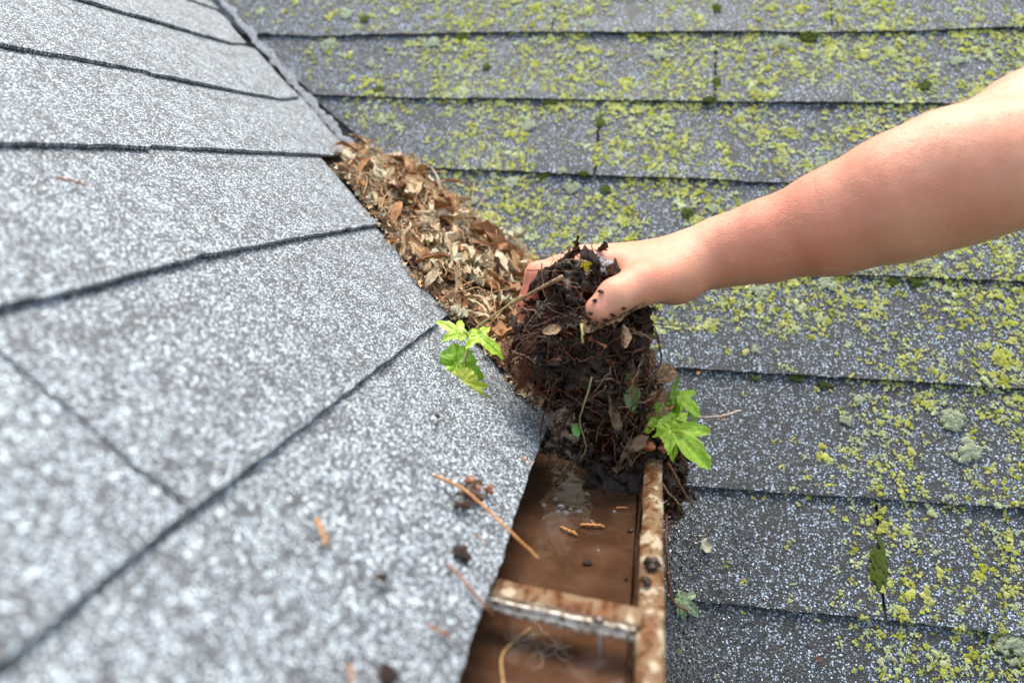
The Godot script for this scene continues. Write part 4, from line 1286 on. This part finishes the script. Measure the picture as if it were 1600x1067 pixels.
func build_scraps() -> void:
	var r := RandomNumberGenerator.new()
	r.seed = 55
	var orange := mottled(lin(0.40, 0.14, 0.03), lin(0.58, 0.24, 0.06), lin(0.66, 0.36, 0.13), 60.0, 0.5, 0.0, 131)
	var rust := mottled(lin(0.14, 0.05, 0.02), lin(0.28, 0.10, 0.04), lin(0.38, 0.17, 0.08), 60.0, 0.55, 0.0, 132)
	var dark := mottled(lin(0.02, 0.012, 0.01), lin(0.06, 0.03, 0.02), lin(0.12, 0.06, 0.035), 60.0, 0.5, 0.1, 133)
	# on the pale roof: [x, y, length px, dx, dy, material, label, colour]
	var bits := [[502, 830, 48, 0.35, 0.9, orange, "bright orange cedar sprig on the bare pale shingles"], [110, 283, 34, 0.9, 0.25, rust, "faded orange cedar sprig high on the pale shingles"],
		[548, 1052, 30, 0.0, 1.0, orange, "short orange cedar scrap low on the pale shingles"], [687, 987, 40, 0.9, 0.5, rust, "rusty brown cedar scrap near the pale shingle edge beside the strap"],
		[751, 842, 22, 0.8, 0.5, rust, "rust brown scale on the shingles beside the long needle"], [822, 720, 20, 0.75, 0.65, orange, "small orange splinter at the shingle edge above the water"],
		[596, 902, 18, 0.3, 1.0, dark, "dark brown crumb alone on the pale shingles"], [608, 1052, 32, 0.9, 0.4, dark, "blackish bark scrap low on the pale shingles"],
		[684, 650, 9, 0.3, 0.9, dark, "tiny black speck on the shingles below the seedling"], [722, 865, 26, 0.3, 0.9, dark, "faint brown stain of leaf on the shingles by the gutter"], [745, 935, 34, 0.6, 0.8, rust, "reddish scrap hanging over the pale shingle edge by the strap"]]
	var i := 0
	for q in bits:
		i += 1
		var a := on_l(q[0], q[1], 0.003)
		var b := on_l(q[0] + q[3] * 10.0, q[1] + q[4] * 10.0, 0.003)
		var l: float = q[2] * a.length() / F
		var mesh := sprig(1.0, i) if q[5] != dark else lump(0.5, 0.4, 0.6, i)
		var o := mi("cedar_sprig" if q[5] != dark else "bark_crumb", mesh, q[5])
		o.transform = frame(a, NL, b - a, l)
		tag(o, q[6], "sprig" if q[5] != dark else "crumb")
	var n := mi("pine_needle", tube(smooth_path([on_l(679, 742, 0.003), on_l(725, 765, 0.006), on_l(765, 800, 0.007), on_l(800, 833, 0.008), on_y(842, 872, -0.243)], 20, 0.0006, 2), 0.0011, 0.0009, 6), mottled(lin(0.40, 0.15, 0.04), lin(0.50, 0.22, 0.07), lin(0.55, 0.30, 0.12), 30.0, 0.5, 0.0, 134))
	tag(n, "long orange pine needle overhanging the pale shingle edge above the water", "pine needle")
	for k in 16:
		var c := on_l(735 + r.randfn(0, 14), 770 + r.randfn(0, 12), 0.004)
		var o := mi("soil_crumb", lump(r.randf_range(0.0016, 0.0042), 0.8, 0.6, 400 + k, 6, 8), dark if k % 3 else rust)
		o.position = c
		tag(o, "dark soil crumb in the little pile across the long needle", "crumb", "soil crumbs by the long needle")
	n = mi("needle_shred", tube(smooth_path([on_l(700, 880, 0.003), on_l(722, 905, 0.004), on_l(748, 935, 0.004), on_y(770, 962, -0.243)], 12, 0.001, 4), 0.0008, 0.0006, 5), rust)
	tag(n, "brown needle shred on the shingles crossing to the hanger strap", "needle")
	# floating in the water
	for q in [[888, 830, 34, 0.85, 0.45, orange, "bright orange cedar sprig floating in the muddy water"], [925, 822, 36, 0.98, 0.1, orange, "thin orange cedar shred floating in the muddy water"], [972, 794, 18, 1.0, 0.05, orange, "tiny orange scrap floating next to the gutter wall"], [874, 758, 20, 0.6, 0.3, rust, "rusty sprig floating against the black muck"], [918, 878, 14, 0.9, 0.3, dark, "little brown seed floating in the middle of the water"], [800, 1000, 16, 0.6, 0.6, rust, "rusty speck floating below the strap"], [1052, 0, 0, 0, 0, null, ""]]:
		if q[5] == null: continue
		var a := on_y(q[0], q[1], WATER_Y + 0.0015)
		var b := on_y(q[0] + q[3] * 10.0, q[1] + q[4] * 10.0, WATER_Y + 0.0015)
		i += 1
		var o := mi("cedar_sprig" if q[5] != dark else "seed", sprig(1.0, i) if q[5] != dark else lump(0.5, 0.45, 0.2, i), q[5])
		o.transform = frame(a, Vector3.UP, b - a, q[2] * a.length() / F)
		tag(o, q[6], "sprig" if q[5] != dark else "seed")
	var pts := []
	for p in [[829, 982], [805, 1000], [784, 1026], [786, 1067], [788, 1100]]: pts.append(on_y(p[0], p[1], WATER_Y + 0.001))
	tag(mi("pine_needle", tube(smooth_path(pts, 18), 0.0009, 0.0008, 6), mottled(lin(0.28, 0.16, 0.06), lin(0.36, 0.22, 0.09), lin(0.42, 0.28, 0.12), 30.0, 0.5, 0.0, 135)), "bent tan needle floating in the water below the strap", "pine needle")
	for k in 9:
		var a := on_y(r.randf_range(822, 890), r.randf_range(985, 1040), WATER_Y + 0.0006)
		var p := [a]
		var an := r.randf() * TAU
		for j in 6:
			an += r.randf_range(-0.9, 0.9)
			a += Vector3(cos(an), 0, sin(an)) * 0.004
			p.append(a)
		tag(mi("fungal_thread", tube(smooth_path(p, 14), 0.00022, 0.00015, 4), plain(lin(0.42, 0.33, 0.27), 0.5)), "hair thin pale thread adrift in the water below the strap", "thread", "pale threads in the water")
	var clear := plain(Color(1, 1, 1, 0.06), 0.02)
	clear.transparency = BaseMaterial3D.TRANSPARENCY_ALPHA
	# drops and bubbles on the water
	for q in [[877, 792, 8], [872, 800, 5], [884, 802, 6], [892, 795, 4], [905, 800, 7], [925, 815, 4], [850, 790, 5], [960, 800, 4], [935, 860, 3], [868, 780, 5]]:
		var o := mi("water_bubble", lump(q[2] * 0.55 / F, 0.8, 0.1, int(q[0]), 8, 12), clear)
		o.position = on_y(q[0], q[1], WATER_Y + 0.0008)
		tag(o, "glinting bubble where drips hit the muddy water", "bubble", "bubbles on the muddy water")
	# on the dark roof
	for q in [[1100, 862, 36, 0.3, -1.0, "pale grey green leaf scrap on the wet dark shingles"], [1276, 1024, 16, 0.5, 0.5, "small red brown seed husk low on the dark shingles"], [1088, 582, 10, 1.0, -0.2, "tiny tan chip under the shingle edge beside the clump"], [1128, 654, 7, 1.0, 0, "tiny tan chip below the bare twig"]]:
		var a := on_r(q[0], q[1], 0.004)
		var b := on_r(q[0] + q[3] * 10.0, q[1] + q[4] * 10.0, 0.004)
		i += 1
		var o := mi("leaf_scrap" if q[2] > 20 else "husk", blade("scrap", 1.0, 0.24, 1.2, 0.5, 0.8, 0.5, i, 9, 5), [mottled(lin(0.2, 0.2, 0.12), lin(0.32, 0.32, 0.22), lin(0.4, 0.38, 0.3), 50.0, 0.6, 0.0, 136), rust, orange, orange][[1100, 1276, 1088, 1128].find(q[0])])
		o.transform = frame(a, NR, b - a, q[2] * a.length() / F)
		tag(o, q[5], "scrap")

# ---------------------------------------------------------------- lichen and moss on the dark roof
func surf_r(u: float, s: float) -> Vector3:
	var k := clampi(int(floor(s / (EXPO * 1.0031))) + 1, -3, 12)
	while k > -4 and s < line_at(RB[k], u): k -= 1
	return rpt(u, s, -TH * (s - line_at(RB[k], u)) / EXPO + 0.0015)

func rosette(sd: int, up: float) -> ArrayMesh:   # crusty lobed pad
	var st := st_new()
	st.set_smooth_group(0)
	var seg := 18
	var pts := []
	for j in 4:
		var f := j / 3.0
		var row := []
		for i in seg:
			var th := TAU * i / seg
			var r := f * (0.8 + 0.4 * nz.get_noise_2d(cos(th) * 25.0 + sd * 80.0, sin(th) * 25.0) + 0.25 * nz.get_noise_2d(cos(th) * 120.0 + sd * 80.0, sin(th) * 120.0))
			var h := up * (1.0 - f * f * f) * (0.7 + 0.9 * nz.get_noise_3d(cos(th) * r * 120.0, sin(th) * r * 120.0, sd * 40.0))
			row.append(Vector3(cos(th) * r, h if j < 3 else -0.05, sin(th) * r))
		pts.append(row)
	for j in 3:
		for i in seg:
			var k := (i + 1) % seg
			if j == 0: tri(st, pts[0][0], pts[1][k], pts[1][i])
			else: quad(st, pts[j][i], pts[j][k], pts[j + 1][k], pts[j + 1][i])
	return done(st)

func crust(bit: ArrayMesh, count: int, size: float, sd: int) -> ArrayMesh:   # many small lobes grown into one pad
	var r := RandomNumberGenerator.new()
	r.seed = sd
	var st := st_new()
	for i in count:
		var a := r.randf() * TAU
		var d := sqrt(r.randf()) * (0.85 + 0.5 * nz.get_noise_2d(cos(a) * 30.0 + sd, sin(a) * 30.0))
		st.append_from(bit, 0, Transform3D(Basis(Vector3.UP, r.randf() * TAU).scaled(Vector3.ONE * size * r.randf_range(0.6, 1.3)), Vector3(cos(a) * d, 0.06 + (1.0 - d) * 0.12, sin(a) * d)))
	return st.commit()

func build_lichen() -> void:
	var r := RandomNumberGenerator.new()
	r.seed = 202
	var n2 := FastNoiseLite.new(); n2.seed = 3; n2.frequency = 6.0; n2.fractal_octaves = 3
	var tr := [[], [], []]
	var col := [[], [], []]
	var tries := 0
	var made := 0
	while made < 26000 and tries < 300000:
		tries += 1
		var u := r.randf_range(-0.9, 1.25)
		var s := r.randf_range(-0.25, 1.15)
		if s > 0.3 and u < valley_x(s) + 0.03: continue
		if s < 0.3 and u < 0.05: continue
		var q := pix(rpt(u, s, 0))
		var d := 0.0
		if q.y < 520.0: d = 0.95 * smoothstep(520.0, 900.0, q.x + (520.0 - q.y) * 0.25) + 0.05
		else: d = smoothstep(1130.0, 1520.0, q.x - (q.y - 560.0) * 0.14) * 0.85 + 0.02
		d *= smoothstep(-0.6, 0.4, n2.get_noise_2d(u, s)) * 1.3
		if r.randf() > d: continue
		made += 1
		var size := r.randf_range(0.0007, 0.0018) * (2.0 if r.randf() < 0.1 else 1.0)
		var lobes := r.randi_range(3, 8)
		var hue := r.randf()
		var c := Color(0.39, 0.41, 0.04).lerp(Color(0.58, 0.58, 0.20), hue)
		if r.randf() < 0.3: c = Color(0.50, 0.55, 0.30)
		for l in lobes:
			var uu := u + r.randfn(0, size * 1.5)
			var ss := s + r.randfn(0, size * 1.5)
			var v := r.randi() % 3
			var nn := (NR + Vector3(r.randf_range(-1, 1), r.randf_range(-1, 1), r.randf_range(-1, 1)) * 0.3).normalized()
			tr[v].append(frame(surf_r(uu, ss), nn, Vector3(r.randf_range(-1, 1), r.randf_range(-1, 1), r.randf_range(-1, 1)), size * r.randf_range(0.7, 1.5)))
			var k := r.randf_range(0.75, 1.2)
			col[v].append(Color(c.r * k, c.g * k, c.b * k))
	var m := plain(Color.WHITE, 0.9, 0.25)
	m.vertex_color_use_as_albedo = true
	m.uv1_triplanar = true
	m.uv1_scale = Vector3.ONE * 1.3
	m.heightmap_enabled = true
	m.heightmap_texture = noise_tex(0.05, 141, 3)
	m.heightmap_scale = 0.05
	for v in 3:
		scatter("lichen", rosette(v, 0.15), m, tr[v], col[v], ["yellow green lichen speckles over the dark shingles", "yellow green lichen crust between the lichen speckles on dark shingles", "yellow green lichen flakes scattered over the dark shingles"][v], "lichen")
	# larger pale rosettes
	var pale := mottled(lin(0.36, 0.42, 0.24), lin(0.52, 0.58, 0.38), lin(0.64, 0.68, 0.50), 90.0, 0.9, 0.1, 142)
	for q in [[1490, 655, 20], [1512, 705, 22], [1323, 655, 11], [1345, 625, 9], [512, 68, 13], [672, 66, 14], [920, 38, 12], [596, 187, 9], [540, 20, 12], [578, 98, 8], [640, 125, 8], [825, 195, 14], [895, 290, 16], [800, 283, 13], [770, 272, 7], [1190, 455, 15], [1280, 250, 9], [1225, 62, 14], [1295, 440, 13], [1585, 1010, 22], [835, 60, 7], [1495, 95, 10], [1030, 85, 12], [1270, 195, 8], [1280, 258, 9], [878, 268, 9], [1365, 715, 7], [1115, 325, 9], [1180, 545, 8], [740, 312, 9]]:
		var o := mi("lichen_rosette", crust(rosette(int(q[0]), 0.3), 26, 0.34, int(q[0])), pale)
		var uv := ruv(Vector2(q[0], q[1]))
		var p := surf_r(uv.x, uv.y)
		o.transform = frame(p, NR, Vector3(sin(q[0]), 0.1, cos(q[0])), q[2] * p.length() / F * 0.85)
		tag(o, "%s pale grey green lichen rosette on the dark shingles %s" % ["broad" if q[2] > 13 else "small", "above the arm" if q[1] < 250 else "below the arm" if q[1] < 560 else "far below the hand"], "lichen", "pale lichen rosettes on the dark roof")
	# moss cushions
	var moss := mottled(lin(0.05, 0.09, 0.008), lin(0.11, 0.17, 0.012), lin(0.2, 0.25, 0.02), 150.0, 1.0, 0.2, 143)
	for q in [[1376, 885, 11, 2.8], [938, 190, 6, 1.6], [1120, 128, 6, 1.5], [570, 30, 7, 1], [590, 140, 6, 1], [1180, 590, 6, 0.6], [1075, 332, 9, 1], [760, 105, 6, 1], [945, 295, 7, 1], [1445, 133, 7, 1], [1370, 870, 8, 1.2], [720, 55, 8, 0.7], [860, 158, 9, 0.6], [1010, 52, 9, 0.6], [1110, 157, 9, 0.6], [1435, 440, 9, 0.7], [1395, 438, 7, 0.7], [850, 272, 8, 0.6], [912, 272, 8, 0.6], [1265, 55, 12, 0.8], [1245, 590, 8, 0.6], [1120, 12, 6, 1.4], [1290, 600, 9, 0.5]]:
		var uv := ruv(Vector2(q[0], q[1]))
		var p := surf_r(uv.x, uv.y)
		var o := mi("moss_cushion", crust(lump(1.0, 0.7, 0.35, int(q[0]), 6, 9), 40, 0.26, int(q[0])), moss)
		var sz: float = q[2] * p.length() / F * 1.1
		o.transform = Transform3D(Basis(Vector3(sz, 0, 0), NR * sz * 0.8, -UR * sz * q[3]), p)
		tag(o, "dark green moss cushion at a shingle joint of the dark roof" if q[3] > 2.0 else "%s green moss tuft %s on the dark roof" % ["broad" if q[2] > 7 else "tiny", "under a shingle edge" if q[3] < 0.9 else "at a shingle joint" if q[3] > 1.1 else "on the open shingles"], "moss", "" if q[3] > 2.0 else "moss tufts on the dark roof")

# ---------------------------------------------------------------- water film on the shingles beside the gutter
func build_film() -> void:
	var st := st_new()
	st.set_smooth_group(0)
	var stp := 0.0013
	var hgt := func(u: float, s: float) -> Vector3:
		return surf_r(u, s) + NR * (0.0008 + 0.0017 * nz.get_noise_2d(u * 7000.0, s * 7000.0))
	for i in 100:
		for k in 250:
			var u := 0.03 + i * stp
			var s := -0.16 + k * stp
			var q := pix(rpt(u, s, 0))
			if q.x < 1036: continue
			var m := 1.0 - smoothstep(1060.0, 1150.0, q.x + (1067.0 - q.y) * 0.10) + 0.9 * nz.get_noise_2d(u * 700.0, s * 700.0) + 0.5 * nz.get_noise_2d(u * 3000.0, s * 3000.0)
			if m < 0.35 or q.y < 800: continue
			quad(st, hgt.call(u, s), hgt.call(u + stp, s), hgt.call(u + stp, s + stp), hgt.call(u, s + stp))
	var m := plain(Color(0.13, 0.12, 0.11, 0.3), 0.03)
	m.transparency = BaseMaterial3D.TRANSPARENCY_ALPHA
	tag(mi("water_film", done(st), m), "thin film of rainwater on the dark shingles along the gutter", "", "", "structure")
	# rain beads standing on that wet patch
	var r := RandomNumberGenerator.new()
	r.seed = 77
	var tr := []
	while tr.size() < 1500:
		var q := Vector2(r.randf_range(1038, 1150), r.randf_range(800, 1080))
		var dens := 1.0 - smoothstep(1060.0, 1140.0, q.x + (1067.0 - q.y) * 0.1) + 0.5 * nz.get_noise_2d(q.x * 2.0, q.y * 2.0)
		if r.randf() > dens: continue
		var uv := ruv(q)
		var z := r.randf_range(0.0006, 0.0019)
		tr.append(frame(surf_r(uv.x, uv.y) + NR * z * 0.2, NR, Vector3(r.randf_range(-1, 1), 0.2, r.randf_range(-1, 1)), z))
	var dm := plain(Color(0.15, 0.15, 0.15, 0.1), 0.02)
	dm.transparency = BaseMaterial3D.TRANSPARENCY_ALPHA
	scatter("rain_beads", lump(1.0, 0.6, 0.35, 3, 8, 12), dm, tr, [], "glinting rain beads on the dark shingles beside the gutter", "water drops")
